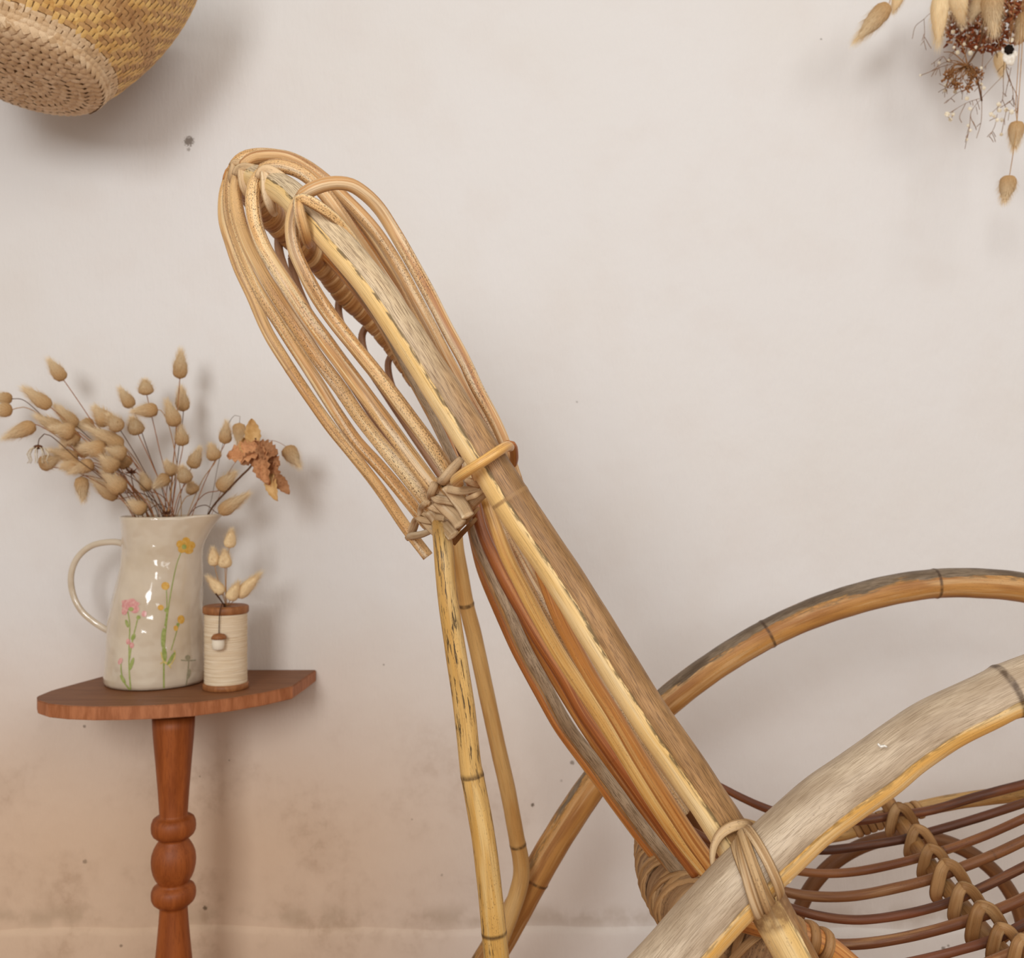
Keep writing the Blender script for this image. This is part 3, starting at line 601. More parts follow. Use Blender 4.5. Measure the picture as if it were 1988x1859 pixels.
# one pair of cane loops at each crossing
XS = [(1745, 1580, 1.25, 17, 1), (1781, 1622, 1.19, 17, 1), (1808, 1661, 1.12, 18, 1), (1838, 1694, 1.05, 21, 1), (1871, 1738, .99, 20, 1), (1908, 1777, .93, 22, 1), (1945, 1817, .885, 20, 1), (1985, 1838, .84, 20, 1)]
for (x, y, d, w, _) in XS:
    u = w / 17.0 * 1.1
    dd = d - .012
    tape([(x + 4 * u, y - 10 * u, d + .004, 11.0 * u), (x, y - 14 * u, dd, 15.9 * u), (x - 7 * u, y - 6 * u, dd - .004, 17.1 * u), (x - 12 * u, y + 12 * u, dd - .003, 18.3 * u), (x - 15 * u, y + 32 * u, dd + .003, 18.3 * u), (x - 10 * u, y + 42 * u, dd + .016, 12.2 * u)], 'canebrown', 'binding', .3, 'cam', cross_o)
    tape([(x - 10 * u, y - 9 * u, d + .002, 9.8 * u), (x - 2 * u, y - 14 * u, dd - .002, 14.6 * u), (x + 10 * u, y - 9 * u, dd - .003, 17.1 * u), (x + 22 * u, y + 6 * u, dd, 17.1 * u), (x + 30 * u, y + 24 * u, dd + .006, 15.9 * u), (x + 26 * u, y + 34 * u, dd + .018, 11.0 * u)], 'canebrown', 'binding', .3, 'cam', cross_o)
SR = [(1440, 1600, 1.30, 26), (1540, 1625, 1.30, 27), (1629, 1618, 1.30, 28), (1714, 1590, 1.30, 29), (1790, 1569, 1.30, 30), (1865, 1554, 1.30, 30), (1988, 1540, 1.30, 30), (2130, 1535, 1.30, 30), (2255, 1545, 1.30, 30)]
sr_o = part('seat_rail', sweep('far_seat_rail', pix(SR), 14, .004, wobble=.015), 'seatrail', None, 'yellow far rail of the seat, wrapped where the cross pole meets it')
link('cane_wrapping', coil_mesh('cane_wrapping', SR, .0095, .0095, .0022, .27, .43), M['canebrown'], sr_o)
part('seat_rail', sweep('front_seat_rail', pix([(2255, 1545, 1.30, 28), (2140, 1508, 1.28, 28), (2095, 1500, 1.25, 28), (2100, 1520, 1.19, 29), (2110, 1532, 1.12, 30), (2130, 1562, 1.05, 32), (2142, 1602, .99, 34), (2152, 1662, .93, 36), (2162, 1702, .885, 38), (2172, 1744, .84, 40), (2220, 1830, .80, 42), (2300, 1960, .78, 43)]), 14, .006, wobble=.015), 'seatrail')
near_sr = [(1380, 1765, .80, 50), (1470, 1790, .80, 50), (1560, 1815, .80, 50), (1600, 1834, .80, 48), (1680, 1900, .80, 46), (1800, 2000, .80, 46), (2100, 2180, .79, 46), (2500, 2200, .74, 46)]
ns_o = part('seat_rail', sweep('near_seat_rail', pix(near_sr), 14, .004, wobble=.015), 'orange', None, 'orange near rail of the seat emerging behind the front leg')
link('cane_wrapping', coil_mesh('cane_wrapping', near_sr, .012, .009, .003, .14, .22), M['canebrown'], ns_o)
cc = at(1765, 1838, 1.33); rr = 215 * 1.33 / F_PX
ring = []
for i in range(33):
    a = 2 * PI * i / 32; ring.append((cc.x + rr * 1.05 * math.cos(a), cc.y, cc.z + rr * math.sin(a), .0098))
part('brace_hoop', sweep('brace_hoop', ring, 14, .006, closed=True), 'hoopleg', None, 'round brown hoop bracing the far side below the seat')

# ------------------------------------------------------------------ half-moon table
TZ = CAM_Z - .321
table = empty('half_moon_table', Vector((-.52, 1.53, 0)), 'small half-moon wooden table on a turned leg against the wall', 'table')
outline = [(-.330, 1.647), (-.3345, 1.58), (-.340, 1.516), (-.372, 1.472), (-.412, 1.434), (-.458, 1.404), (-.50, 1.390), (-.545, 1.382), (-.59, 1.380), (-.630, 1.386), (-.662, 1.398), (-.688, 1.420), (-.702, 1.446), (-.700, 1.486), (-.684, 1.54), (-.665, 1.597), (-.648, 1.647)]
bm = bmesh.new()
vs = [bm.verts.new((x, y, TZ - .0195)) for x, y in outline]
f = bm.faces.new(vs); r = bmesh.ops.extrude_face_region(bm, geom=[f])
bmesh.ops.translate(bm, verts=[v for v in r['geom'] if isinstance(v, bmesh.types.BMVert)], vec=(0, 0, .0195))
bmesh.ops.recalc_face_normals(bm, faces=bm.faces)
es = [e for e in bm.edges if abs(e.verts[0].co.z - e.verts[1].co.z) < 1e-6]
bmesh.ops.bevel(bm, geom=es, offset=.0012, segments=2, affect='EDGES')
me = bpy.data.meshes.new('tabletop'); bm.to_mesh(me); bm.free()
me.materials.append(M['topwood']); me.materials.append(M['edgewood'])
for p in me.polygons:
    if abs(p.normal.z) < .5: p.material_index = 1
top_o = link('tabletop', me, None, table, 'clipped half-moon board with a paler front edge')
# turned leg
LX, LY = (337 - CX) * 1.46 / F_PX, 1.46
k = 1.46 / F_PX
prof = [(1388, 40), (1410, 39.3), (1440, 37), (1480, 33.5), (1530, 29.5), (1578, 26.3), (1582, 27), (1584, 33), (1588, 38.5), (1595, 41.3), (1603, 42), (1611, 41.4), (1618, 38.5), (1623, 33), (1626, 27), (1630, 28), (1636, 32), (1645, 37), (1656, 40.8), (1668, 42), (1680, 41.2), (1692, 38.6), (1702, 34.5), (1709, 30), (1713, 27.5), (1716, 33), (1720, 38.6), (1727, 41.5), (1734, 42), (1741, 41.4), (1748, 38.4), (1754, 32), (1757, 26), (1762, 26), (1790, 28), (1825, 31), (1859, 34.3), (1920, 39), (1990, 43), (2060, 44), (2100, 38), (2110, 46), (2125, 48), (2140, 46), (2150, 38), (2190, 42)]
seg = 40; V, F = [], []
for py, hw in prof:
    z = CAM_Z - (py - CY) * k
    for j in range(seg):
        a = 2 * PI * j / seg; V.append(Vector((LX + hw * k * math.cos(a), LY + hw * k * math.sin(a), z)))
for i in range(len(prof) - 1):
    for j in range(seg):
        q = (j + 1) % seg; F.append((i * seg + q, i * seg + j, (i + 1) * seg + j, (i + 1) * seg + q))
F.append(tuple(range(seg))); F.append(tuple(len(V) - 1 - j for j in range(seg)))
link('turned_leg', mesh('turned_leg', V, F), M['legwood'], table, 'orange-brown leg turned with a bulb between two rings')
zf = CAM_Z - (2190 - CY) * k
for a in (PI * .5, PI * 1.17, PI * 1.83):
    c0 = Vector((LX, LY, zf + .02)); dr = Vector((math.cos(a), math.sin(a), 0))
    reach = .15 if a == PI * .5 else .22
    rows = [(*(c0 + dr * .01), .016), (*(c0 + dr * reach * .5 + Vector((0, 0, -.004))), .015), (*(c0 + dr * reach + Vector((0, 0, -zf - .006))), .013)]
    link('foot', sweep('foot', rows, 12, .01), M['legwood'], table)

# ------------------------------------------------------------------ ceramic pitcher
t = NT('glazed_cream_ceramic'); co = t.add('ShaderNodeTexCoord').outputs['Object']
c = t.mix(t.step(t.noise(co, 18, 3), .35, .65), col('#d0bfa8'), col('#c8b59b'))
t.bump(t.noise(co, 22, 1.5), .7, .012)
t.b.inputs['Coat Weight'].default_value = .6; t.b.inputs['Coat Roughness'].default_value = .04
M['ceramic'] = t.done(c, .07, .6)
PD = 1.55; k = PD / F_PX
pitcher = empty('pitcher', Vector(((302 - CX) * k, PD, TZ)), 'cream glazed pitcher painted with wildflowers on the half-moon table', 'pitcher')
PZ0 = TZ + .0003
ptop = CAM_Z - (1003 - CY) * k
def pz(py): return CAM_Z - (py - CY) * k
hscale = (ptop - PZ0) / (pz(1003) - pz(1334))
prof = [(1334, 301.5, 84), (1332, 301.5, 91), (1326, 301.5, 94), (1316, 301.5, 94.5), (1290, 302, 93.5), (1265, 302.5, 92.5), (1240, 303, 91), (1211, 304, 89), (1180, 306, 85.5), (1157, 308.5, 83.5), (1130, 311.5, 80), (1110, 314, 77.5), (1090, 316, 75.5), (1070, 317, 75), (1050, 317, 75.8), (1030, 317, 77.3), (1015, 317, 79), (1006, 317, 80.5), (1002, 317, 80.2)]
seg = 64
def pitcher_ring(py, cx, hw, inset, top):
    ring = []
    z = PZ0 + (pz(py) - pz(1334)) * hscale
    tf = max(0.0, min(1.0, (1075 - py) / 73.0)) ** 1.5
    for j in range(seg):
        a = 2 * PI * j / seg
        da = (a + .12 + PI) % (2 * PI) - PI
        r = (hw * k - inset) * (1 + .012 * math.sin(3 * a + py * .02) + .008 * math.sin(5 * a - py * .05))
        r += tf * (.031 * math.exp(-(da / .38) ** 2))
        ring.append(Vector(((cx - CX) * k + r * math.cos(a), PD + r * math.sin(a) * .97, z + tf * .0035 * math.exp(-(da / .5) ** 2))))
    return ring
V, F = [], []
rings = [pitcher_ring(*p, 0, 0) for p in prof]
inner = [pitcher_ring(p[0] if i else p[0] + 1, p[1], p[2], .0035, 0) for i, p in enumerate(reversed(prof[2:]))]
rim = pitcher_ring(1000.6, 317, 80.2, .0017, 0)
allr = rings + [rim] + inner
for rg in allr: V += rg
for i in range(len(allr) - 1):
    for j in range(seg):
        q = (j + 1) % seg; F.append((i * seg + j, i * seg + q, (i + 1) * seg + q, (i + 1) * seg + j))
F.append(tuple(seg - 1 - j for j in range(seg))); n0 = (len(allr) - 1) * seg; F.append(tuple(n0 + j for j in range(seg)))
pme = mesh('pitcher_body', V, F)
body_o = link('body', pme, M['ceramic'], pitcher)
pbvh = BVHTree.FromPolygons([v.copy() for v in V], F)
hrows = [(248, 1060, 1.55, 14), (232, 1053, 1.55, 13), (209, 1052, 1.55, 12), (176, 1060, 1.55, 12), (150, 1083, 1.55, 12), (138, 1116, 1.55, 12), (142, 1154, 1.55, 12), (158, 1185, 1.55, 12), (184, 1208, 1.55, 12.5), (205, 1221, 1.55, 13), (222, 1228, 1.55, 14)]
link('handle', sweep('handle', pix(hrows), 16, .004, flat=.8, hint=(0, -1, 0)), M['ceramic'], pitcher)
# painted flowers: thin coats of paint that follow the glaze
def on_pot(px, py, off=.0005):
    o = Vector((0, 0, CAM_Z)); d = (at(px, py, 1.0) - o).normalized()
    loc, nor, idx, dist = pbvh.ray_cast(o, d)
    if loc is None:
        return on_pot(px + (1 if px < 302 else -1), py - 2, off)
    if nor.dot(d) > 0: nor = -nor
    return loc + nor * off
def blob(px, py, rx, ry, rot=0, n=12, wav=0, off=.0006):
    c = on_pot(px, py, off); V = [c]; 
    for ring in (.5, 1.0):
        for j in range(n):
            a = 2 * PI * j / n; r = ring * (1 + wav * math.sin(5 * a + px))
            x, y = rx * r * math.cos(a), ry * r * math.sin(a)
            q = on_pot(px + x * math.cos(rot) - y * math.sin(rot), py + x * math.sin(rot) + y * math.cos(rot), off)
            V.append(q or c)
    F = [(0, 1 + j, 1 + (j + 1) % n) for j in range(n)] + [(1 + j, 1 + n + j, 1 + n + (j + 1) % n, 1 + (j + 1) % n) for j in range(n)]
    return V, F
def stroke(pts, w0, w1=None, off=.0004):
    w1 = w1 or w0
    rows = catmull([(x, y, 0) for x, y in pts], 3.0); V, F = [], []
    for i, (x, y, _) in enumerate(rows):
        a, b = rows[max(0, i - 1)], rows[min(len(rows) - 1, i + 1)]
        dx, dy = b[0] - a[0], b[1] - a[1]; l = math.hypot(dx, dy) or 1; w = w0 + (w1 - w0) * i / (len(rows) - 1)
        for s in (-1, 1):
            q = on_pot(x - s * dy / l * w / 2, y + s * dx / l * w / 2, off); V.append(q if q else on_pot(x, y, off) or V[-1])
    for i in range(len(rows) - 1): F.append((2 * i, 2 * i + 1, 2 * i + 3, 2 * i + 2))
    return V, F
def paintmat(name, c, c2): return plain(name, c, .2, .5, c2, 200)
M['pinkpaint'] = paintmat('pink_paint', '#d08a86', '#dba79c'); M['yellowpaint'] = paintmat('ochre_paint', '#cf9a3e', '#d8ac58')
M['greenpaint'] = paintmat('green_paint', '#8d9a4c', '#a3a866'); M['goldpaint'] = paintmat('pale_yellow_paint', '#dcc77e', '#c9b06a'); M['greypaint'] = paintmat('grey_green_paint', '#a39a7c', '#958c74')
def painted(label, pieces):
    o = None
    groups = {}; meshes = []
    for mat, vf in pieces: groups.setdefault(mat, []).append(vf)
    for i, (mat, vfs) in enumerate(groups.items()):
        me = join_meshes('painted_flower', vfs)
        me.materials.append(M[mat]); meshes.append(me)
    V, F, MI, MM = [], [], [], []
    for me in meshes:
        o_ = len(V); MM.append(me.materials[0]); V += [v.co.copy() for v in me.vertices]
        for p in me.polygons: F.append(tuple(i + o_ for i in p.vertices)); MI.append(len(MM) - 1)
    me = mesh('painted_flower', V, F)
    for m_ in MM: me.materials.append(m_)
    me.polygons.foreach_set('material_index', MI)
    link('painted_flower', me, None, pitcher, label)
        
painted('pink carnation with buds on two green stems', [('greenpaint', stroke([(254, 1340), (251, 1300), (251, 1250), (252, 1210), (248, 1185)], 3, 2)), ('greenpaint', stroke([(251, 1280), (258, 1240), (264, 1215), (268, 1197)], 3, 2)), ('greenpaint', stroke([(252, 1338), (242, 1325), (236, 1305), (235, 1285)], 3, 2)),
    ('pinkpaint', blob(253, 1172, 17, 10, 0, 20, .14)), ('pinkpaint', blob(243, 1184, 6, 10, .3)), ('pinkpaint', blob(262, 1182, 9, 8)), ('pinkpaint', blob(280, 1191, 5, 6)), ('pinkpaint', blob(256, 1252, 4.5, 6)), ('pinkpaint', blob(249, 1245, 4, 6)), ('pinkpaint', blob(234, 1283, 4, 7, .4)),
    ('greenpaint', blob(255, 1182, 5, 4, 0, 10, 0, .0009)), ('greenpaint', blob(259, 1236, 4, 7, .4)), ('greenpaint', blob(256, 1288, 3.4, 13, .3)), ('greenpaint', blob(239, 1318, 3.4, 10, -.5)), ('greenpaint', blob(269, 1198, 4, 4)), ('greenpaint', blob(247, 1210, 3, 8, -.3))])
painted('tall ochre poppy with round buds on a long green stem', [('greenpaint', stroke([(318, 1335), (318, 1290), (320, 1240), (330, 1160), (343, 1095), (352, 1070)], 3.4, 1.6)), ('greenpaint', stroke([(320, 1215), (324, 1180), (323, 1145)], 2.4, 1.6)),
    ('yellowpaint', blob(350, 1056, 8, 8)), ('yellowpaint', blob(361, 1050, 8, 8)), ('yellowpaint', blob(371, 1058, 8, 8)), ('yellowpaint', blob(366, 1068, 9, 7)), ('yellowpaint', blob(353, 1066, 8, 7)), ('yellowpaint', blob(360, 1060, 8, 8)),
    ('greenpaint', blob(357, 1061, 4.5, 5, 0, 10, 0, .0009)), ('yellowpaint', blob(321, 1137, 8, 8)), ('yellowpaint', blob(312, 1179, 6, 5.5)), ('greenpaint', blob(323, 1184, 4.5, 4)), ('greenpaint', blob(317, 1238, 4.5, 20, .05)), ('greenpaint', blob(319, 1268, 4.5, 16, -.1)), ('greenpaint', blob(332, 1278, 3.2, 15, .55)),
    ('goldpaint', stroke([(312, 1265), (318, 1284), (330, 1290), (340, 1270), (338, 1262)], 2.4)), ('goldpaint', stroke([(311, 1288), (320, 1284), (332, 1296)], 2.4))])
painted('small ochre bud sprig beside the tall stem', [('greenpaint', stroke([(332, 1262), (340, 1235), (345, 1218), (350, 1206)], 2, 1.4)), ('yellowpaint', blob(351, 1202, 7, 8.5)), ('yellowpaint', blob(341, 1219, 4.5, 5.5)), ('greenpaint', blob(345, 1212, 3, 3.5))])
painted('faint grey flower low on the pitcher', [('greypaint', stroke([(361, 1330), (364, 1310), (366, 1283)], 2.4, 2)), ('greypaint', stroke([(351, 1281), (366, 1282), (380, 1281)], 2.2)), ('greypaint', blob(364, 1276, 5, 5)), ('greypaint', blob(366, 1308, 3.4, 10, .25))])

# ------------------------------------------------------------------ bunny-tail grass
t = NT('bunny_tail_straw'); co = t.add('ShaderNodeTexCoord').outputs['Object']; sx = t.add('ShaderNodeSeparateXYZ'); t.put(sx.inputs[0], co)
c = t.mix(t.step(sx.outputs[2], .0, .9), col('#e0b27c'), col('#f3dab2'))
c = t.mix(t.step(t.noise(t.vmul(co, (9, 9, 5)), 2, 3), .35, .6, .3, 0), c, col('#b98f5e'))
hv = t.add('ShaderNodeHueSaturation'); t.put(hv.inputs['Color'], c); t.put(hv.inputs['Value'], t.math('ADD', t.math('MULTIPLY', t.rnd(), .2), .9))
t.bump(t.noise(t.vmul(co, (26, 26, 9)), 2, 2), .6, .05)
M['tail'] = t.done(hv.outputs[0], .9, .05)
t = NT('bunny_tail_fuzz'); co = t.add('ShaderNodeTexCoord').outputs['Object']; sx = t.add('ShaderNodeSeparateXYZ'); t.put(sx.inputs[0], co)
M['fuzz'] = t.done(t.mix(t.step(sx.outputs[2], .0, 1.0), col('#e6c08e'), col('#f7e6c8')), .9, .05)
M['paletail'] = plain('pale_bunny_tail', '#ecd3a8', .9, .05, '#e2c394', 300)
M['palefuzz'] = plain('pale_bunny_fuzz', '#f3e2c2', .9, .05)
M['drystem'] = plain('dry_stem', '#a3764a', .7, .2, '#b98f5d', 90)
M['redstem'] = plain('reddish_dry_stem', '#8d5636', .7, .2, '#a56d45', 90)
M['darkstem'] = plain('dark_dry_stem', '#5a3a24', .7, .2, '#6b4a2f', 90)

def tail_mesh(seed):
    rnd = random.Random(seed); nu, nv = 14, 12; V, F = [Vector((0, 0, 0))], []
    for i in range(1, nv):
        z = i / nv; r = .5 * (math.sin(PI * min(1, z ** .62)) ** .72) * (1 - .12 * z)
        for j in range(nu):
            a = 2 * PI * j / nu; q = r * (1 + rnd.uniform(-.07, .07)); V.append(Vector((q * math.cos(a), q * math.sin(a), z)))
    V.append(Vector((0, 0, 1))); Lx = len(V) - 1
    for j in range(nu):
        q = (j + 1) % nu; F.append((0, 1 + q, 1 + j)); F.append((Lx, Lx - nu + j, Lx - nu + q))
        for i in range(nv - 2):
            a = 1 + i * nu; F.append((a + j, a + q, a + nu + q, a + nu + j))
    return mesh('seed_head', V, F)
def fuzz_mesh(seed, n=560):
    rnd = random.Random(seed + 50); V, F = [], []
    for _ in range(n):
        z = rnd.random() ** .8 * .97 + .01; r = .5 * (math.sin(PI * min(1, z ** .62)) ** .72) * (1 - .12 * z) * .96
        a = rnd.uniform(0, 2 * PI); c, s = math.cos(a), math.sin(a)
        p = Vector((r * c, r * s, z)); l = rnd.uniform(.16, .40)
        d = Vector((c * .75, s * .75, .42 + .9 * z + rnd.uniform(-.2, .2))).normalized()
        w = Vector((-s, c, 0)) * .011
        o = len(V); V += [p - w, p + w, p + d * l]; F.append((o, o + 1, o + 2))
    return mesh('fuzz', V, F, False)
TAILS = [tail_mesh(i) for i in range(4)]; FUZZ = [fuzz_mesh(i) for i in range(4)]
for m_ in TAILS: m_.materials.append(M['tail'])
for m_ in FUZZ: m_.materials.append(M['fuzz'])
PTAILS = [tail_mesh(9)]; PFUZZ = [fuzz_mesh(9)]; PTAILS[0].materials.append(M['paletail']); PFUZZ[0].materials.append(M['palefuzz'])

def translucent(m, amount, color):
    nt = m.node_tree; out = nt.nodes['Material Output']; b = nt.nodes['Principled BSDF']
    tr = nt.nodes.new('ShaderNodeBsdfTranslucent'); tr.inputs[0].default_value = col(color); mx = nt.nodes.new('ShaderNodeMixShader'); mx.inputs[0].default_value = amount
    nt.links.new(b.outputs[0], mx.inputs[1]); nt.links.new(tr.outputs[0], mx.inputs[2]); nt.links.new(mx.outputs[0], out.inputs['Surface'])
translucent(M['fuzz'], .5, '#f0dcb4'); translucent(M['palefuzz'], .5, '#f4e4c4')
def bunny(base, tip, width, stem_pts, label, group, d, tilt=0.0, pale=False, stemmat='drystem', stem_r=.0007, idx=0, round_=False):
    """base/tip in pixels at distance d; tilt leans the tip towards (-) or away (+) from the room, in metres"""
    b = at(base[0], base[1], d); tp = at(tip[0], tip[1], d) + Vector((0, tilt, 0))
    ax = tp - b; ln = ax.length
    root = empty('bunny_tail_stem', stem_pts[0], label, 'dried grass', group)
    q = ax.to_track_quat('Z', 'Y')
    tm, fm = (PTAILS[0], PFUZZ[0]) if pale else (TAILS[idx % 4], FUZZ[idx % 4])
    h = bpy.data.objects.new('seed_head', tm); COL.objects.link(h); h.parent = root
    w = width * 1.1 * d / F_PX
    h.location = b - root.location; h.rotation_mode = 'QUATERNION'; h.rotation_quaternion = q; h.scale = (w, w, ln)
    fz = bpy.data.objects.new('fuzz', fm); COL.objects.link(fz); fz.parent = h; fz['kind'] = 'stuff'
    pts = smooth_pts([*stem_pts, b, b + ax * .15])
    V, F = tube_vf(pts, stem_r, 5)
    link('stem', mesh('stem', V, F), M[stemmat], root)
    return root

RIMY = ptop
def rim_x(px): return 246 + (430 - 246) * max(0, min(1, (px - 40) / 500.0)) if px < 300 else 305 + (px - 300) * .50
# (base, tip, width, distance, tilt, label)
G = 'bunny tails in the cream pitcher'
HEADS = [
 ((124, 738), (95, 699), 25, 1.55, 0, 'bunny tail on a thin lone stem, highest above the left clump'),
 ((99, 791), (46, 754), 26, 1.54, 0, 'long bunny tail slanting up left, just below the highest lone one'),
 ((23, 774), (-14, 770), 22, 1.55, 0, 'bunny tail cut by the picture edge, upper of two drooping at far left'),
 ((23, 795), (-16, 796), 26, 1.53, 0, 'bunny tail cut by the picture edge, lower of two drooping at far left'),
 ((69, 824), (10, 849), 27, 1.53, 0, 'bunny tail lying sideways with its tip down left, above the drooping white pod'),
 ((150, 828), (107, 788), 25, 1.56, 0, 'narrow bunny tail slanting up left, behind the top of the left clump'),
 ((122, 836), (72, 808), 26, 1.54, 0, 'narrow bunny tail pointing up left beside two round ones in the left clump'),
 ((146, 840), (106, 831), 31, 1.52, -.01, 'round pale bunny tail at the upper left of the left clump'),
 ((150, 838), (120, 866), 29, 1.53, 0, 'bunny tail tucked below the round pale one at the upper left of the clump'),
 ((182, 820), (148, 828), 22, 1.57, 0, 'small bunny tail half hidden behind the middle of the left clump'),
 ((212, 824), (183, 791), 32, 1.56, 0, 'broad pale bunny tail at the top of the left clump'),
 ((233, 834), (222, 808), 28, 1.52, -.02, 'round bunny tail facing the room at the upper right of the clump'),
 ((268, 842), (264, 812), 29, 1.54, -.015, 'round bunny tail standing alone just right of the left clump'),
 ((285, 766), (285, 738), 27, 1.56, -.01, 'small round bunny tail on a straight stem above the sideways one'),
 ((257, 791), (233, 755), 23, 1.55, 0, 'slim bunny tail leaning left, beside the small round high one'),
 ((307, 795), (258, 798), 26, 1.53, 0, 'bunny tail lying level under the small round high one'),
 ((349, 736), (351, 681), 26, 1.55, 0, 'tallest bunny tail, upright at the top of the pitcher bunch'),
 ((356, 799), (351, 751), 25, 1.57, 0, 'upright bunny tail directly below the tallest one'),
 ((343, 828), (324, 780), 27, 1.53, 0, 'bunny tail leaning left, third down in the tall middle column'),
 ((355, 866), (350, 827), 25, 1.54, 0, 'bunny tail lowest in the tall middle column'),
 ((371, 909), (388, 870), 25, 1.53, 0, 'bunny tail leaning right, low beside the middle column'),
 ((419, 894), (408, 862), 26, 1.54, 0, 'short bunny tail below the pair of upright ones near the dry leaves'),
 ((436, 862), (440, 820), 23, 1.55, 0, 'upright bunny tail left of the bent wire stem by the dry leaves'),
 ((465, 820), (463, 862), 24, 1.55, 0, 'bunny tail hanging down from the bent wire stem beside the dry leaves'),
 ((554, 866), (581, 905), 29, 1.53, 0, 'lone pale bunny tail drooping right of the dry leaves'),
 ((424, 952), (456, 917), 28, 1.53, 0, 'bunny tail leaning right below the dry leaves'),
 ((424, 996), (480, 960), 26, 1.52, 0, 'long bunny tail lying over the pitcher spout'),
 ((241, 866), (170, 830), 28, 1.53, 0, 'long bunny tail lying across the middle of the left clump'),
 ((246, 884), (214, 872), 28, 1.51, -.01, 'pale bunny tail with blunt end at the right of the left clump'),
 ((205, 872), (158, 869), 32, 1.51, 0, 'dark golden bunny tail lying level in the centre of the left clump'),
 ((172, 884), (140, 856), 24, 1.55, 0, 'bunny tail half hidden behind the dark golden level one'),
 ((152, 890), (98, 874), 24, 1.54, 0, 'slim bunny tail reaching left toward the drooping white pod'),
 ((77, 902), (114, 891), 29, 1.53, 0, 'pale bunny tail under the drooping white pod'),
 ((156, 905), (118, 905), 27, 1.52, 0, 'bunny tail pointing left, low in the left clump'),
 ((182, 898), (138, 916), 25, 1.51, 0, 'bunny tail with tip down left at the bottom of the left clump'),
 ((228, 912), (196, 886), 32, 1.50, 0, 'broad bunny tail in front at the lower right of the left clump'),
 ((250, 906), (226, 880), 28, 1.54, 0, 'bunny tail behind the broad one above the small dark seed head'),
 ((157, 924), (162, 972), 25, 1.52, 0, 'bunny tail hanging straight down below the left clump'),
 ((240, 956), (203, 917), 34, 1.50, 0, 'large bunny tail just above the pitcher rim on its left'),
 ((228, 968), (178, 930), 26, 1.53, 0, 'long bunny tail pointing up left, behind the large one above the rim'),
 ((289, 953), (275, 920), 24, 1.53, 0, 'bunny tail right of the small dark seed head'),
 ((284, 992), (249, 975), 27, 1.50, 0, 'bunny tail resting on the pitcher rim at its left'),
 ((340, 922), (322, 896), 25, 1.53, 0, 'bunny tail leaning left in the low trio above the rim'),
 ((328, 924), (300, 944), 24, 1.52, 0, 'bunny tail with tip down left in the low trio above the rim'),
 ((362, 936), (358, 906), 27, 1.51, -.012, 'round bunny tail facing the room in the low middle of the bunch'),
 ((378, 958), (366, 934), 24, 1.54, 0, 'bunny tail right below the round one in the low middle'),
]
rs = random.Random(3)
for i, (b, tp, w, d, tilt, lab) in enumerate(HEADS):
    rx = rim_x(b[0]); dj = 1.535 + rs.uniform(-.045, .045)
    rimp = at(rx, 1000, dj); low = Vector(((302 + (rx - 320) * -.35 - CX) * k, 1.55 + rs.uniform(-.03, .03), TZ + .03))
    bp = at(b[0], b[1], d)
    mid = rimp.lerp(bp, .5) + Vector(((rx - b[0]) * -.00004, 0, .010 + .00008 * abs(rx - b[0])))
    st = [low, rimp, mid]
    if i == 24:      # long thin arching wire
        st = [low, at(410, 1000, 1.54), at(455, 900, 1.52), at(500, 862, 1.52), at(530, 855, 1.525)]
    if i == 23: st = [low, at(402, 1000, 1.55), at(424, 900, 1.555), at(444, 822, 1.555), at(456, 806, 1.55), at(466, 808, 1.55)]
    if i == 15: st = [low, at(352, 1000, 1.55), at(340, 880, 1.54), at(324, 815, 1.535), at(312, 796, 1.53)]
    if i in (2, 3): st = [low, at(262, 1000, 1.54), at(150, 880, 1.54), at(85, 810, 1.54), at(45, 776 if i == 2 else 790, 1.54)]
    bunny(b, tp, w, st, lab, G, d, tilt, stemmat=('drystem', 'redstem', 'darkstem')[(i * 7) % 3 if i % 4 else 1], idx=i, stem_r=.0007 if i not in (24, 23) else .0004)

# drooping white pod, dark seed heads, dried leaf sprig
M['pod'] = plain('papery_white_pod', '#d9cab0', .8, .1, '#bda88a', 200)
M['seeddark'] = plain('dark_seed_head', '#4c2f20', .8, .1, '#6d452c', 200)
pod = empty('nodding_pod_stem', at(262, 1000, 1.50), 'nodding white seed pod on a hooked dark stem at the left of the pitcher bunch', 'dried flower')
V, F = tube_vf(smooth_pts([Vector(((300 - CX) * k, 1.55, TZ + .03)), at(262, 1000, 1.50), at(200, 930, 1.49), at(151, 892, 1.49), at(116, 860, 1.49), at(97, 845, 1.49), at(86, 842, 1.49), at(76, 852, 1.49), at(74, 868, 1.49)]), .0008, 6)
link('stem', mesh('stem', V, F), M['darkstem'], pod)
pc = at(74, 866, 1.49); vf = []
for j in range(9):
    a = 2 * PI * j / 9; dr = Vector((math.cos(a), math.sin(a), 0))
    pts = [pc + dr * .002, pc + dr * .011 + Vector((0, 0, -.004)), pc + dr * .0155 + Vector((0, 0, -.012)), pc + dr * .012 + Vector((0, 0, -.021)), pc + dr * .015 + Vector((0, 0, -.026))]
    vf.append(tube_vf(pts, [.0010, .0005], 5))
link('husk', join_meshes('husk', vf), M['pod'], pod)
V, F = ball_vf(pc + Vector((0, 0, -.001)), .007, .007, .0035); link('cap', mesh('cap', V, F), M['seeddark'], pod)
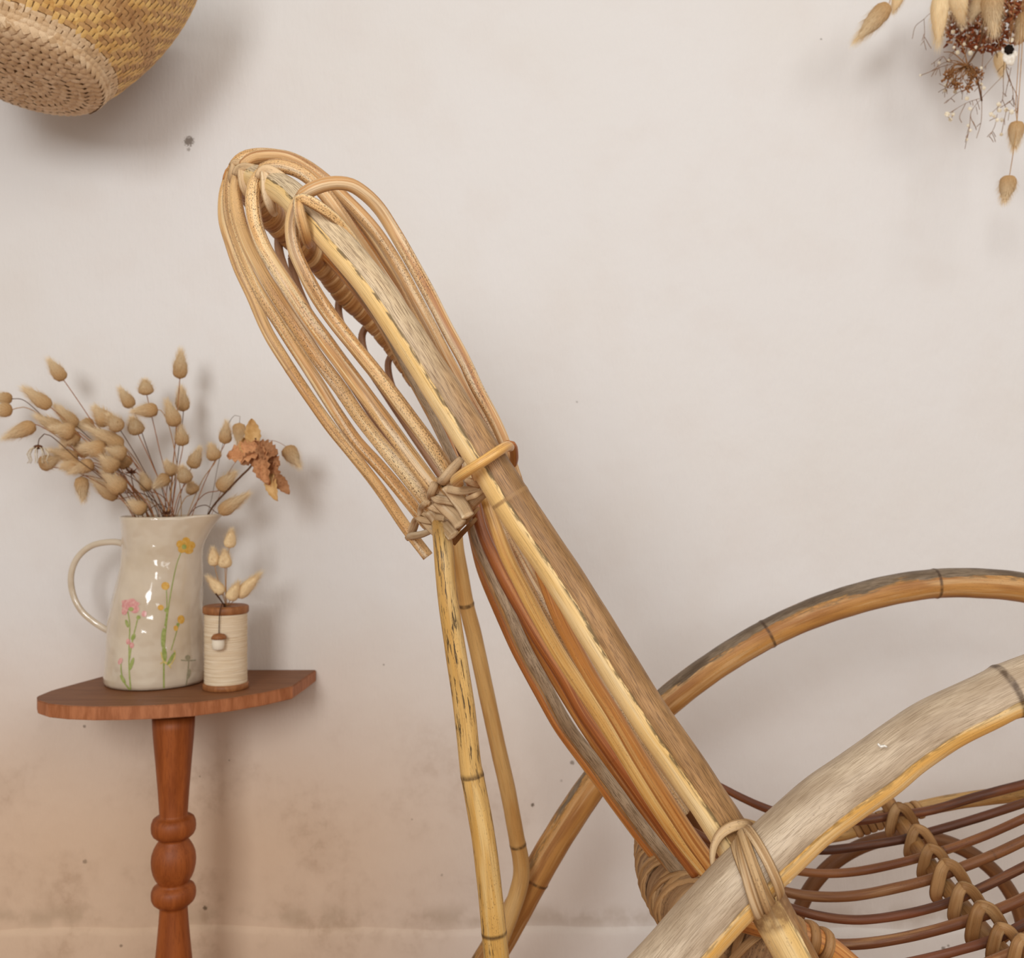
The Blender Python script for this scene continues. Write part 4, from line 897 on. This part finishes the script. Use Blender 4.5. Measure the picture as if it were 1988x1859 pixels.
for (x, y, d, rx, lab, hz) in [(254, 917, 1.49, 300, 'small dark seed head between bunny tails above the pitcher rim', .006), (323, 996, 1.50, 322, 'tiny brown seed head just showing over the pitcher rim', .005)]:
    sd = empty('seed_head_stem', at(rx, 1003, d + .02), lab, 'dried flower')
    V, F = tube_vf(smooth_pts([Vector(((302 - CX) * k, 1.55, TZ + .04)), at(rx, 1008, d + .02), at(x + 6, y + 30 if y < 950 else y + 6, d), at(x, y, d)]), .0008, 5); link('stem', mesh('stem', V, F), M['darkstem'], sd)
    vf = []
    c0 = at(x, y, d)
    for j in range(11):
        a = 2 * PI * j / 11; dr = Vector((math.cos(a), math.sin(a), .55 if j % 2 else -.1)); vf.append(tube_vf([c0, c0 + dr * hz, c0 + dr * hz * 1.5 + Vector((0, 0, .002))], [.0018, .0003], 5))
    link('calyx', join_meshes('calyx', vf), M['seeddark'], sd)

t = NT('dried_leaf'); co = t.add('ShaderNodeTexCoord').outputs['Object']
c = t.mix(t.step(t.noise(co, 90, 4), .35, .65), col('#c38d62'), col('#b07a52')); c = t.mix(t.step(t.noise(co, 300, 3), .5, .7, 0, .5), c, col('#7d4a2a'))
hv = t.add('ShaderNodeHueSaturation'); t.put(hv.inputs['Color'], c); t.put(hv.inputs['Value'], t.math('ADD', t.math('MULTIPLY', t.rnd(), .5), .8))
M['leaf'] = t.done(hv.outputs[0], .7, .15)
M['leafpale'] = plain('pale_dried_leaf', '#d9b078', .7, .15, '#c79a5f', 90)
sprig = empty('dried_leaf_sprig', at(412, 1000, 1.52), 'curled dry brown leaves on a dark twig leaning right out of the pitcher', 'dried leaves')
V, F = tube_vf(smooth_pts([Vector(((310 - CX) * k, 1.56, TZ + .03)), at(398, 1015, 1.555), at(412, 985, 1.54), at(445, 948, 1.515), at(470, 922, 1.505), at(487, 905, 1.50), at(500, 880, 1.50), at(496, 850, 1.50)]), .0016, 6)
link('twig', mesh('twig', V, F), M['darkstem'], sprig)
def leaf(b, tp, width, curl, twist, jag, seed):
    rnd = random.Random(seed); d = 1.50
    B0, T0 = at(b[0], b[1], d + rnd.uniform(-.012, .004)), at(tp[0], tp[1], d + rnd.uniform(-.018, .004))
    ax = T0 - B0; ln = ax.length; X = ax.normalized(); S = X.cross(Vector((0, 1, 0))).normalized(); N = X.cross(S)
    S = (S * math.cos(twist) + N * math.sin(twist)); N = X.cross(S)
    w = width * d / F_PX / 2; nu, nv = 11, 5; V, F = [], []
    for i in range(nu):
        u = i / (nu - 1); prof_ = math.sin(PI * min(1, .08 + .92 * u) ** .8) ** .7 if u < 1 else .05
        pw = w * max(.06, prof_) * (1 + (jag * (1 if i % 2 else -.6)))
        for j in range(nv):
            v = -1 + 2 * j / (nv - 1)
            V.append(B0 + X * (u * ln) + S * (v * pw) + N * (curl * ln * (u - .5) ** 2 + .35 * w * v * v + rnd.uniform(-.0009, .0009)))
    for i in range(nu - 1):
        for j in range(nv - 1): F.append((i * nv + j, i * nv + j + 1, (i + 1) * nv + j + 1, (i + 1) * nv + j))
    return mesh('leaf', V, F)
LEAVES = [((492, 862), (488, 812), 30, .3, .3, .10, 0, 'leafpale'), ((502, 872), (440, 886), 40, -.4, .3, .28, 1, 'leaf'), ((478, 880), (470, 850), 30, .3, .8, .15, 2, 'leafpale'), ((500, 868), (540, 884), 36, .4, -.4, .25, 3, 'leaf'),
          ((505, 876), (520, 940), 42, -.5, .5, .2, 4, 'leaf'), ((516, 884), (546, 902), 34, .5, .2, .3, 5, 'leaf'), ((512, 900), (536, 950), 40, .5, -.5, .16, 6, 'leaf'), ((522, 920), (537, 972), 26, -.4, .3, .1, 7, 'leafpale'), ((534, 922), (560, 958), 24, .6, -.3, .1, 8, 'leaf'),
          ((498, 856), (520, 878), 30, .4, .9, .3, 9, 'leaf'), ((500, 880), (466, 898), 26, .4, -.6, .25, 10, 'leaf'), ((524, 900), (545, 928), 30, -.5, .6, .3, 11, 'leaf')]
for (b, tp, w, cu, tw, jg, sd, mt) in LEAVES:
    o = link('leaf', leaf(b, tp, w, cu, tw, jg, sd), M[mt], sprig)
    md = o.modifiers.new('thickness', 'SOLIDIFY'); md.thickness = .0006

# ------------------------------------------------------------------ thread spool with three bits hanging and standing in it
SD = 1.504; k2 = SD / F_PX; SX = (438.5 - CX) * k2
spool = empty('thread_spool', Vector((SX, SD, TZ)), 'wooden spool wound with cream thread, on the table before the pitcher', 'spool')
def lathe(cx, cy, prof, seg=40, capb=True):
    V, F = [], []
    for r, z in prof:
        for j in range(seg): a = 2 * PI * j / seg; V.append(Vector((cx + r * math.cos(a), cy + r * math.sin(a), z)))
    for i in range(len(prof) - 1):
        for j in range(seg): q = (j + 1) % seg; F.append((i * seg + j, i * seg + q, (i + 1) * seg + q, (i + 1) * seg + j))
    F.append(tuple(seg - 1 - j for j in range(seg))); n0 = (len(prof) - 1) * seg; F.append(tuple(n0 + j for j in range(seg)))
    return V, F
R1, R2 = 43.5 * k2, 40.5 * k2
z1 = TZ + .0002; H = .1265
V, F = lathe(SX, SD, [(R1 - .001, z1), (R1, z1 + .001), (R1, z1 + .007), (R1 - .0015, z1 + .009), (R2 - .004, z1 + .0095)]); link('flange', mesh('flange', V, F), M['spoolwood'], spool)
V, F = lathe(SX, SD, [(R2 - .004, z1 + H - .0115), (R1 - .001, z1 + H - .011), (R1, z1 + H - .009), (R1, z1 + H - .002), (R1 - .0015, z1 + H), (.007, z1 + H), (.006, z1 + H - .004)]); link('flange', mesh('flange', V, F), M['spoolwood'], spool)
prof = []; rs2 = random.Random(5); zz = z1 + .009; ztop = z1 + H - .011
while zz < ztop:
    rb = R2 + rs2.uniform(-.0003, .0003) - (.0008 if rs2.random() < .06 else 0)
    prof += [(rb - .00045, zz), (rb, zz + .00065)]; zz += .0013
prof.append((R2 - .0004, ztop))
t = NT('cream_thread'); co = t.add('ShaderNodeTexCoord').outputs['Object']
M['thread'] = t.done(t.mix(t.step(t.noise(t.vmul(co, (30, 30, 900)), 1, 3), .35, .65), col('#e6d2b6'), col('#d9bf9c')), .8, .1)
V, F = lathe(SX, SD, prof, 48); link('thread', mesh('thread', V, F), M['thread'], spool)
ztp = z1 + H
hole = Vector((SX, SD, ztp - .003))
GS = 'pale bunny tails standing in the thread spool'
SH = [((445, 1064), (450, 1028), 22, 1.50, 'pale bunny tail highest above the thread spool'), ((417, 1099), (413, 1064), 22, 1.495, 'pale bunny tail left of the pair under the highest spool one'), ((437, 1103), (436, 1068), 25, 1.49, 'plump pale bunny tail in front under the highest spool one'),
      ((434, 1153), (404, 1120), 22, 1.50, 'pale bunny tail leaning left just above the spool top'), ((446, 1166), (463, 1130), 23, 1.49, 'pale bunny tail leaning right just above the spool top'), ((460, 1160), (504, 1114), 24, 1.50, 'long pale bunny tail leaning farthest right above the spool')]
for i, (b, tp, w, d, lab) in enumerate(SH):
    bp = at(b[0], b[1], d)
    off = Vector((.0016 * math.cos(i), .0016 * math.sin(i), 0))
    bunny(b, tp, w, [hole + off, hole.lerp(bp, .5) + Vector((.001 * (i - 2), 0, .002))], lab, GS, d, 0, True, 'drystem', .0006, i)
M['stalk'] = plain('dark_flower_stalk', '#4a2f1e', .7, .2)
bell = empty('hanging_bell_flower', hole + Vector((-.004, -.002, .004)), 'tiny white bell flower hanging on a dark stalk down the front of the spool', 'dried flower')
fy = SD - R2 - .004
def fp(px, py, d=fy): return at(px, py, d)
V, F = tube_vf(smooth_pts([hole + Vector((-.002, -.003, 0)), at(438, 1174, 1.485), at(431, 1172, fy - .001), fp(427, 1185, fy - .002), fp(425.5, 1210), fp(425, 1232)]), .0007, 6); link('stalk', mesh('stalk', V, F), M['stalk'], bell)
V, F = tube_vf(smooth_pts([hole + Vector((-.003, -.003, 0)), at(435, 1174, 1.488), at(428, 1164, 1.485), at(419, 1152, 1.48)]), [.0008, .0014], 6); link('stalk', mesh('stalk', V, F), M['stalk'], bell)
bc = fp(425, 1240, fy - .004)
V, F = [], []
prof = [(.002, .0085), (.008, .007), (.0105, .004), (.0115, .0005), (.010, .0005), (.006, .003)]
V, F = lathe(bc.x, bc.y, [(r, bc.z + z) for r, z in prof], 18); link('cap', mesh('cap', V, F), M['spoolwood'], bell)
V, F = lathe(bc.x - .001, bc.y, [(.008, bc.z + .003), (.0092, bc.z - .002), (.0092, bc.z - .008), (.0085, bc.z - .014), (.0065, bc.z - .016), (.001, bc.z - .0155)], 18); link('bell', mesh('bell', V, F), plain('white_petal', '#e9dcc6', .7, .1), bell)

# ------------------------------------------------------------------ woven straw basket on the wall
def straw(name, a, b, c):
    t = NT(name); geo = t.add('ShaderNodeNewGeometry').outputs['Position']
    v = t.add('ShaderNodeTexVoronoi'); t.put(v.inputs['Vector'], geo); v.inputs['Scale'].default_value = 95
    sp = t.add('ShaderNodeSeparateColor'); t.put(sp.inputs[0], v.outputs['Color'])
    cc_ = t.mix(sp.outputs[0], col(a), col(b)); cc_ = t.mix(t.step(sp.outputs[1], .72, 1.0, 0, .7), cc_, col(c))
    n = t.noise(geo, 900, 2); cc_ = t.mix(t.step(n, .35, .5, .3, 0), cc_, col('#7d5a34'))
    t.bump(n, .2, .0006)
    return t.done(cc_, .55, .3)
M['strawpale'] = straw('pale_straw', '#e0c29c', '#cfab80', '#b38d62'); M['strawgold'] = straw('golden_straw', '#e6bd76', '#d8a860', '#bf8c4a'); M['strawtan'] = straw('tan_straw', '#c99e68', '#b98a55', '#a07244')
M['strawunder'] = plain('brown_straw_underlay', '#7b5a37', .8, .1, '#6a4a2b', 200)  # dark brown body under the stitches
BK = 1.13
BP = at(31.2, 149.1, 1.215 * BK)
basket = empty('straw_basket', BP, 'plaited straw basket hanging on the wall, its domed base toward the room', 'basket')
AXB = Vector((.1376, .1786, .9742)).normalized()
VV = (BP - Vector((0, 0, CAM_Z))).normalized()
e1 = VV.cross(AXB).normalized(); e2 = AXB.cross(e1).normalized()     # e2 points away from or towards the room
if e2.y > 0: e2 = -e2; e1 = -e1
BPROF = [(.1024 * BK * math.sin(q / 12 * PI / 2), .0174 * BK * (1 - math.cos(q / 12 * PI / 2)) ** 1.413) for q in range(12)]
BPROF += [(.1024 * BK, .0174 * BK), (.1065 * BK, .024 * BK)] + [((.1024 + .1329 * q - .0501 * q * q) * BK, (.0174 + .1876 * q) * BK) for q in (.1, .2, .35, .5, .65, .8, 1.0)]
bp_rows = catmull([(r, h, 0) for r, h in BPROF], .002)
arc = [0.0]
for i in range(1, len(bp_rows)): arc.append(arc[-1] + math.dist(bp_rows[i][:2], bp_rows[i - 1][:2]))
LARC = arc[-1]
def bsurf(s, th):
    s = max(0, min(LARC, s)); lo = 0
    import bisect
    i = min(len(arc) - 2, max(0, bisect.bisect_left(arc, s) - 1)); f = (s - arc[i]) / max(1e-9, arc[i + 1] - arc[i])
    r = bp_rows[i][0] + (bp_rows[i + 1][0] - bp_rows[i][0]) * f; h = bp_rows[i][1] + (bp_rows[i + 1][1] - bp_rows[i][1]) * f
    fl = 1.0
    lump = 1 + .006 * math.sin(3 * th + s * 20)
    return BP + AXB * h + e1 * (r * lump * math.cos(th)) + e2 * (r * lump * fl * math.sin(th)), r
nu, nv = 60, 80; V, F = [], []
for i in range(nu + 1):
    for j in range(nv):
        p, r = bsurf(LARC * i / nu + 1e-5, 2 * PI * j / nv); V.append(p)
for i in range(nu):
    for j in range(nv): q = (j + 1) % nv; F.append((i * nv + j, i * nv + q, (i + 1) * nv + q, (i + 1) * nv + j))
bo = link('underlay', mesh('underlay', V, F), M['strawunder'], basket)
sm = bo.modifiers.new('thickness', 'SOLIDIFY'); sm.thickness = .003; sm.offset = 0
def stitch_geo():
    V, F = [], []; nx, ny = 5, 4
    for i in range(nx):
        u = -1 + 2 * i / (nx - 1)
        for j in range(ny):
            v = -1 + 2 * j / (ny - 1); V.append(Vector((u * .5, v * .5 * (1 - .18 * u * u), .5 * (1 - .9 * u * u) * (1 - .45 * v * v) - .05)))
    for i in range(nx - 1):
        for j in range(ny - 1): a = i * ny + j; F.append((a, a + ny, a + ny + 1, a + 1))
    return V, F
SV, SF_ = stitch_geo()
smesh = {}
for mt in ('strawpale', 'strawgold', 'strawtan'):
    smesh[mt] = mesh('straw_stitch', SV, SF_); smesh[mt].materials.append(M[mt])
stitches = []
rb = random.Random(11)
RIDGE = arc[min(range(len(bp_rows)), key=lambda i: abs(bp_rows[i][1] - .0197))]
ROW = .0116
row = 0; s = .006
while s < LARC - .01:
    _, r = bsurf(s, 0); n = max(6, int(2 * PI * max(r, .006) / (.0114 if s < RIDGE else .0080)))
    for j in range(n):
        th = 2 * PI * (j + .5 * (row % 2)) / n + s * 2.0
        if s < RIDGE - .004:
            ang = (.85 if row % 2 else -.85) + rb.uniform(-.15, .15); ln, w, ht = .0172, .0104, .0062; mt = 'strawpale'
            if r < .025: ang = 1.4; ln = .017
        elif s < RIDGE + .006: ang = .25; ln, w, ht = .0150, .0090, .007; mt = 'strawpale'
        else:
            tw = (j + row * 2) % 4
            if tw < 2: ang = 1.45 + rb.uniform(-.08, .08); ln, w, ht = .0155, .0068, .0030
            else: ang = .08 + rb.uniform(-.08, .08); ln, w, ht = .0105, .0074, .0022
            q = s - RIDGE
            mt = 'strawpale' if q < .018 else ('strawgold' if q < .068 and tw < 2 else ('strawtan' if q < .10 or tw >= 2 else 'strawgold'))
        p, _ = bsurf(s, th); pu, _ = bsurf(s, th + .03); pv, _ = bsurf(s + .003, th)
        tu = (pu - p).normalized(); tv = (pv - p); tv = (tv - tu * tv.dot(tu)).normalized(); nn = tu.cross(tv)
        cen = BP + AXB * (p - BP).dot(AXB)
        if nn.dot(p - cen + AXB * -.02) < 0: nn = -nn
        if nn.dot(p - Vector((0, 0, CAM_Z))) > .25 * (p - Vector((0, 0, CAM_Z))).length: continue
        a1 = tu * math.cos(ang) + tv * math.sin(ang); a2 = nn.cross(a1)
        Mx = Matrix(((a1.x * ln, a2.x * w, nn.x * ht, p.x + nn.x * .0012), (a1.y * ln, a2.y * w, nn.y * ht, p.y + nn.y * .0012), (a1.z * ln, a2.z * w, nn.z * ht, p.z + nn.z * .0012), (0, 0, 0, 1)))
        px, py = CX + F_PX * p.x / p.y, CY - F_PX * (p.z - CAM_Z) / p.y
        inview = px > -8 and py > -8
        stitches.append((-nn.dot((p - Vector((0, 0, CAM_Z))).normalized()) if inview else -5, mt, Mx))
    s += ROW if s < RIDGE - .012 else (.0072 if s < RIDGE + .012 else .0083)
    row += 1
stitches.sort(key=lambda q: -q[0])
basket_inv = Matrix.Translation(-BP)
for sc_, mt, Mx in stitches[:300]:
    o = bpy.data.objects.new('straw_stitch', smesh[mt]); COL.objects.link(o); o.parent = basket; o.matrix_local = basket_inv @ Mx
for mt in ('strawpale', 'strawgold', 'strawtan'):
    vf = [([Mx @ v for v in SV], SF_) for sc_, m2, Mx in stitches[300:] if m2 == mt]
    if vf:
        o = link('straw_weave', join_meshes('straw_weave', vf), M[mt], basket); o['kind'] = 'stuff'

# ------------------------------------------------------------------ dried bouquet hanging from above at the upper right corner
GB = 'bunny tails in the hanging bouquet'
HB = [((1726, 8), (1664, 77), 33, 1.50, 'golden bunny tail slanting down left, out at the left of the hanging bouquet', False),
      ((1748, -18), (1735, 22), 22, 1.52, 'small bunny tail tip above the slanting one at the left of the bouquet', True),
      ((1826, -14), (1821, 84), 32, 1.46, 'long pale bunny tail hanging straight at the left of the brown statice', True),
      ((1856, -20), (1869, 46), 34, 1.50, 'pale bunny tail behind, between the two long hanging ones', True),
      ((1908, -12), (1884, 40), 26, 1.52, 'darker bunny tail leaning left over the brown statice', False),
      ((1924, -20), (1930, 66), 38, 1.45, 'broad beige bunny tail hanging before the brown statice', False),
      ((1940, 100), (1944, 146), 22, 1.53, 'small faint bunny tail below the black-centred flower', True),
      ((1974, 234), (1969, 288), 27, 1.46, 'bunny tail hanging low at the picture edge, upper of the low pair', False),
      ((1960, 340), (1950, 391), 30, 1.44, 'lowest bunny tail hanging on a hair-thin stem under the bouquet', False),
      ((1994, 24), (1978, 76), 30, 1.50, 'tan bunny tail at the picture edge beside the brown statice', False)]
for i, (b, tp, w, d, lab, pale) in enumerate(HB):
    bp = at(b[0], b[1], d)
    if i == 7: st = [at(1990, -70, 1.5), at(1977, 122, 1.48), at(1972, 210, 1.47)]
    elif i == 8: st = [at(1992, -70, 1.5), at(1982, 130, 1.46), at(1972, 260, 1.45)]
    elif i == 6: st = [at(1960, -60, 1.53), at(1940, 40, 1.53)]
    else: st = [at(1900 + (b[0] - 1900) * .55, -130, 1.52), at(b[0] + (6 if b[0] < 1800 else 2), b[1] - 40, d)]
    bunny(b, tp, w, st, lab, GB, d, 0, pale, 'drystem', .0006, i)
M['statice'] = plain('brown_statice', '#a05a36', .8, .1, '#7d4028', 150); M['staticepale'] = plain('faded_statice', '#c49a78', .8, .1, '#a9744f', 150)
M['gyp'] = plain('white_gypsophila', '#f0e6d2', .8, .1, '#e2d0b0', 300); M['twig'] = plain('fine_twig', '#94683f', .8, .1, '#7c5230', 90)
stt = empty('dried_statice', at(1905, -60, 1.55), 'rusty brown dried statice massed behind the hanging bunny tails', 'dried flower')
rq = random.Random(21); vf1, vf2, vst = [], [], []
for i in range(760):
    a = rq.random(); px = 1838 + 165 * a + rq.uniform(-10, 10); lim = 60 + 34 * math.sin(PI * a * .9 + .4)
    py = rq.uniform(-15, lim + 8); d = 1.55 + rq.uniform(-.03, .03)
    c0 = at(px, py, d); dr = Vector((rq.uniform(-1, 1), rq.uniform(-.6, .3), rq.uniform(-1, .5))).normalized()
    vf = tube_vf([c0, c0 + dr * .005, c0 + dr * .009], [.0024, .0008], 5)
    (vf2 if rq.random() < (.18 if px < 1955 else .45) else vf1).append(vf)
for i in range(26):
    x = 1845 + 6 * i; vst.append(tube_vf(smooth_pts([at(1905, -90, 1.56), at(x + rq.uniform(-8, 8), 10, 1.55), at(x + rq.uniform(-14, 14), 40 + rq.uniform(0, 45), 1.55)], .01), .0006, 4))
o = link('florets', join_meshes('florets', vf1), M['statice'], stt); o['kind'] = 'stuff'
o = link('florets', join_meshes('florets', vf2), M['staticepale'], stt, 'faded pale florets'); o['kind'] = 'stuff'
link('stalks', join_meshes('stalks', vst), M['twig'], stt)
# wild carrot umbel, seen from below and curled into a nest
umb = empty('wild_carrot_umbel', at(1902, 60, 1.50), 'curled brown wild carrot umbel like a small nest at the foot of the bouquet', 'dried flower')
vf = [tube_vf(smooth_pts([at(1915, -60, 1.53), at(1903, 82, 1.50), at(1888, 112, 1.495), at(1879, 128, 1.49), at(1893, 145, 1.49), at(1901, 170, 1.49), at(1906, 196, 1.49)], .006), .0015, 6)]
link('stem', join_meshes('stem', vf), M['darkstem'], umb)
vr, vn = [], []
uc = (1879, 128)
for pts in ([(1848, 102), (1832, 101)], [(1871, 98), (1860, 77), (1836, 68)], [(1862, 124), (1848, 128), (1840, 142)], [(1866, 134), (1852, 146), (1850, 156)], [(1856, 118), (1842, 118)]):
    vr.append(tube_vf(smooth_pts([at(*uc, 1.49)] + [at(x, y, 1.485) for x, y in pts], .004), [.0009, .0005], 5))
for i in range(46):
    a = rq.uniform(-.3, PI + .3); r = rq.uniform(20, 40); cx, cy = 1868 + r * .95 * math.cos(a), 140 + r * .9 * math.sin(a)
    mid = (uc[0] + (cx - uc[0]) * .5 + rq.uniform(-12, 12), uc[1] + (cy - uc[1]) * .4 + rq.uniform(-10, 4))
    vr.append(tube_vf(smooth_pts([at(*uc, 1.49), at(*mid, 1.475), at(cx, cy, 1.48 + rq.uniform(-.02, .02))], .005), [.0007, .0004], 4))
    e0 = at(cx, cy, 1.48)
    for q in range(3): vn.append(tube_vf([e0, e0 + Vector((rq.uniform(-1, 1), rq.uniform(-1, 1), rq.uniform(-1, 1))).normalized() * .007], [.0006, .0012], 4))
link('rays', join_meshes('rays', vr), M['twig'], umb)
o = link('seeds', join_meshes('seeds', vn), plain('umbel_seeds', '#a5754a', .8, .1, '#8a5a35', 200), umb); o['kind'] = 'stuff'
# gypsophila sprays
def spray(label, d, lines, dots, root):
    sp = empty('gypsophila_spray', at(*root, d), label, 'dried flower')
    vf = []
    for ln in lines:
        vf.append(tube_vf(smooth_pts([at(x, y, d + .012 * math.sin(x * .3 + y * .17)) for x, y in ln], .004), .00045, 4))
    link('twigs', join_meshes('twigs', vf), M['twig'], sp)
    for (x, y, r) in dots:
        c0 = at(x, y, d + .012 * math.sin(x * .3 + y * .17)); rr_ = r * d / F_PX
        bl = [ball_vf(c0, rr_ * .7, rr_ * .7, rr_ * .7, 7, 5)]
        for q in range(6):
            a = q * 2 * PI / 6 + x; bl.append(ball_vf(c0 + Vector((math.cos(a), -.3 + .4 * (q % 2), math.sin(a))) * rr_ * .55, rr_ * .5, rr_ * .35, rr_ * .5, 6, 4))
        link('blossom', join_meshes('blossom', bl), M['gyp'], sp)
def forks(lines, n, seed):
    r_ = random.Random(seed); out = list(lines)
    for _ in range(n):
        ln = r_.choice(lines); i = r_.randrange(len(ln) - 1); f = r_.random()
        x, y = ln[i][0] + (ln[i + 1][0] - ln[i][0]) * f, ln[i][1] + (ln[i + 1][1] - ln[i][1]) * f
        dx, dy = r_.uniform(-14, 10), r_.uniform(4, 20); out.append([(x, y), (x + dx * .6, y + dy * .5), (x + dx, y + dy)])
    return out
A1 = [[(1935, -30), (1939, 86), (1910, 133)], [(1910, 60), (1908, 108), (1905, 164), (1906, 196), (1905, 233), (1896, 268)], [(1948, 146), (1908, 188), (1884, 223), (1892, 244)], [(1875, 200), (1863, 226), (1867, 238)], [(1906, 190), (1878, 199), (1845, 218)], [(1880, 172), (1856, 182), (1836, 200)],
      [(1905, 164), (1893, 166), (1863, 170), (1842, 171), (1823, 162)], [(1884, 223), (1882, 248), (1877, 272)], [(1842, 171), (1836, 166), (1834, 178)], [(1845, 218), (1839, 222), (1846, 234)]]
spray('gypsophila with white dots hanging below the brown umbel', 1.51, forks(A1, 30, 1), [(1880, 142, 5.5), (1847, 152, 5), (1836, 166, 4), (1835, 176, 4), (1854, 178, 4), (1877, 191, 4.5), (1883, 211, 4), (1839, 222, 5.5), (1850, 222, 4), (1845, 232, 4), (1905, 164, 3.5), (1910, 171, 4), (1880, 244, 3.5), (1884, 253, 3.2), (1877, 271, 3)], (1935, -30))
A2 = [[(1955, -30), (1962, 80), (1954, 136), (1975, 187)], [(1950, 100), (1948, 146), (1946, 193), (1924, 221)], [(1954, 136), (1966, 173), (1965, 193), (1942, 209)], [(1963, 131), (1957, 160), (1951, 187)], [(1946, 193), (1953, 213), (1948, 240), (1944, 261)], [(1936, 222), (1930, 248), (1920, 266)], [(1975, 187), (1975, 222)], [(1953, 212), (1964, 217)]]
spray('gypsophila cluster of white dots under the black-centred flower', 1.50, forks(A2, 22, 2), [(1939, 203, 5), (1940, 214, 4.5), (1924, 222, 4.5), (1953, 213, 4.5), (1964, 217, 5), (1936, 233, 4), (1945, 233, 4), (1944, 261, 3.5), (1930, 226, 3.2), (1963, 78, 5), (1905, 132, 3)], (1955, -30))
A3 = [[(1870, -30), (1845, 10), (1803, 28), (1794, 37), (1778, 50), (1771, 75)], [(1794, 37), (1795, 63), (1794, 79), (1798, 97)], [(1794, 79), (1787, 88)], [(1795, 72), (1803, 86), (1808, 94)], [(1794, 66), (1790, 79)]]
spray('bare hair-thin gypsophila twig left of the long pale bunny tail', 1.53, A3, [], (1870, -30))
A4 = [[(1890, 40), (1875, 100), (1872, 128), (1839, 120), (1806, 139), (1788, 146)], [(1839, 120), (1832, 110), (1808, 125)], [(1848, 124), (1818, 134), (1808, 149)], [(1839, 124), (1836, 148), (1842, 157)], [(1823, 130), (1826, 147)], [(1868, 60), (1860, 80), (1850, 104), (1842, 112)], [(1880, 60), (1876, 100), (1868, 118)]]
spray('gypsophila reaching left from the brown umbel with open white dots', 1.52, forks(A4, 16, 4), [(1859, 102, 4.5), (1884, 103, 5), (1842, 118, 3.5), (1850, 62, 4.5), (1868, 57, 4), (1823, 122, 3), (1787, 146, 2.6), (1872, 86, 3.5), (1895, 92, 3.5), (1852, 92, 3.2)], (1890, 40))
blk = empty('dark_eyed_flower', at(1962, -40, 1.47), 'dried flower with black eye and white papery petals at the bouquet edge', 'dried flower')
vf = [tube_vf(smooth_pts([at(1975, -60, 1.52), at(1966, 40, 1.50), at(1960, 92, 1.475)], .01), .0008, 5)]; link('stem', join_meshes('stem', vf), M['twig'], blk)
c0 = at(1959, 96, 1.465); bl = []
for q in range(7):
    a = q * 2 * PI / 7; bl.append(ball_vf(c0 + Vector((math.cos(a), 0, math.sin(a))) * .0045, .0032, .003, .0032, 7, 5))
bl.append(ball_vf(c0, .005, .003, .005)); link('eye', join_meshes('eye', bl), plain('black_flower_eye', '#1c130d', .7, .1), blk)
M['petal'] = plain('white_papery_petal', '#ece4d8', .7, .15, '#d8cbb9', 200)
for (dx, dy, rx, rz) in [(-10, 2, .0045, .0045), (-2, 18, .0055, .0085), (7, 16, .0045, .0075), (-7, 15, .0045, .007), (4, 24, .005, .005), (12, 8, .004, .005)]:
    V, F = ball_vf(at(1959 + dx, 97 + dy, 1.468), rx, .0018, rz, 10, 7); link('petal', mesh('petal', V, F), M['petal'], blk)
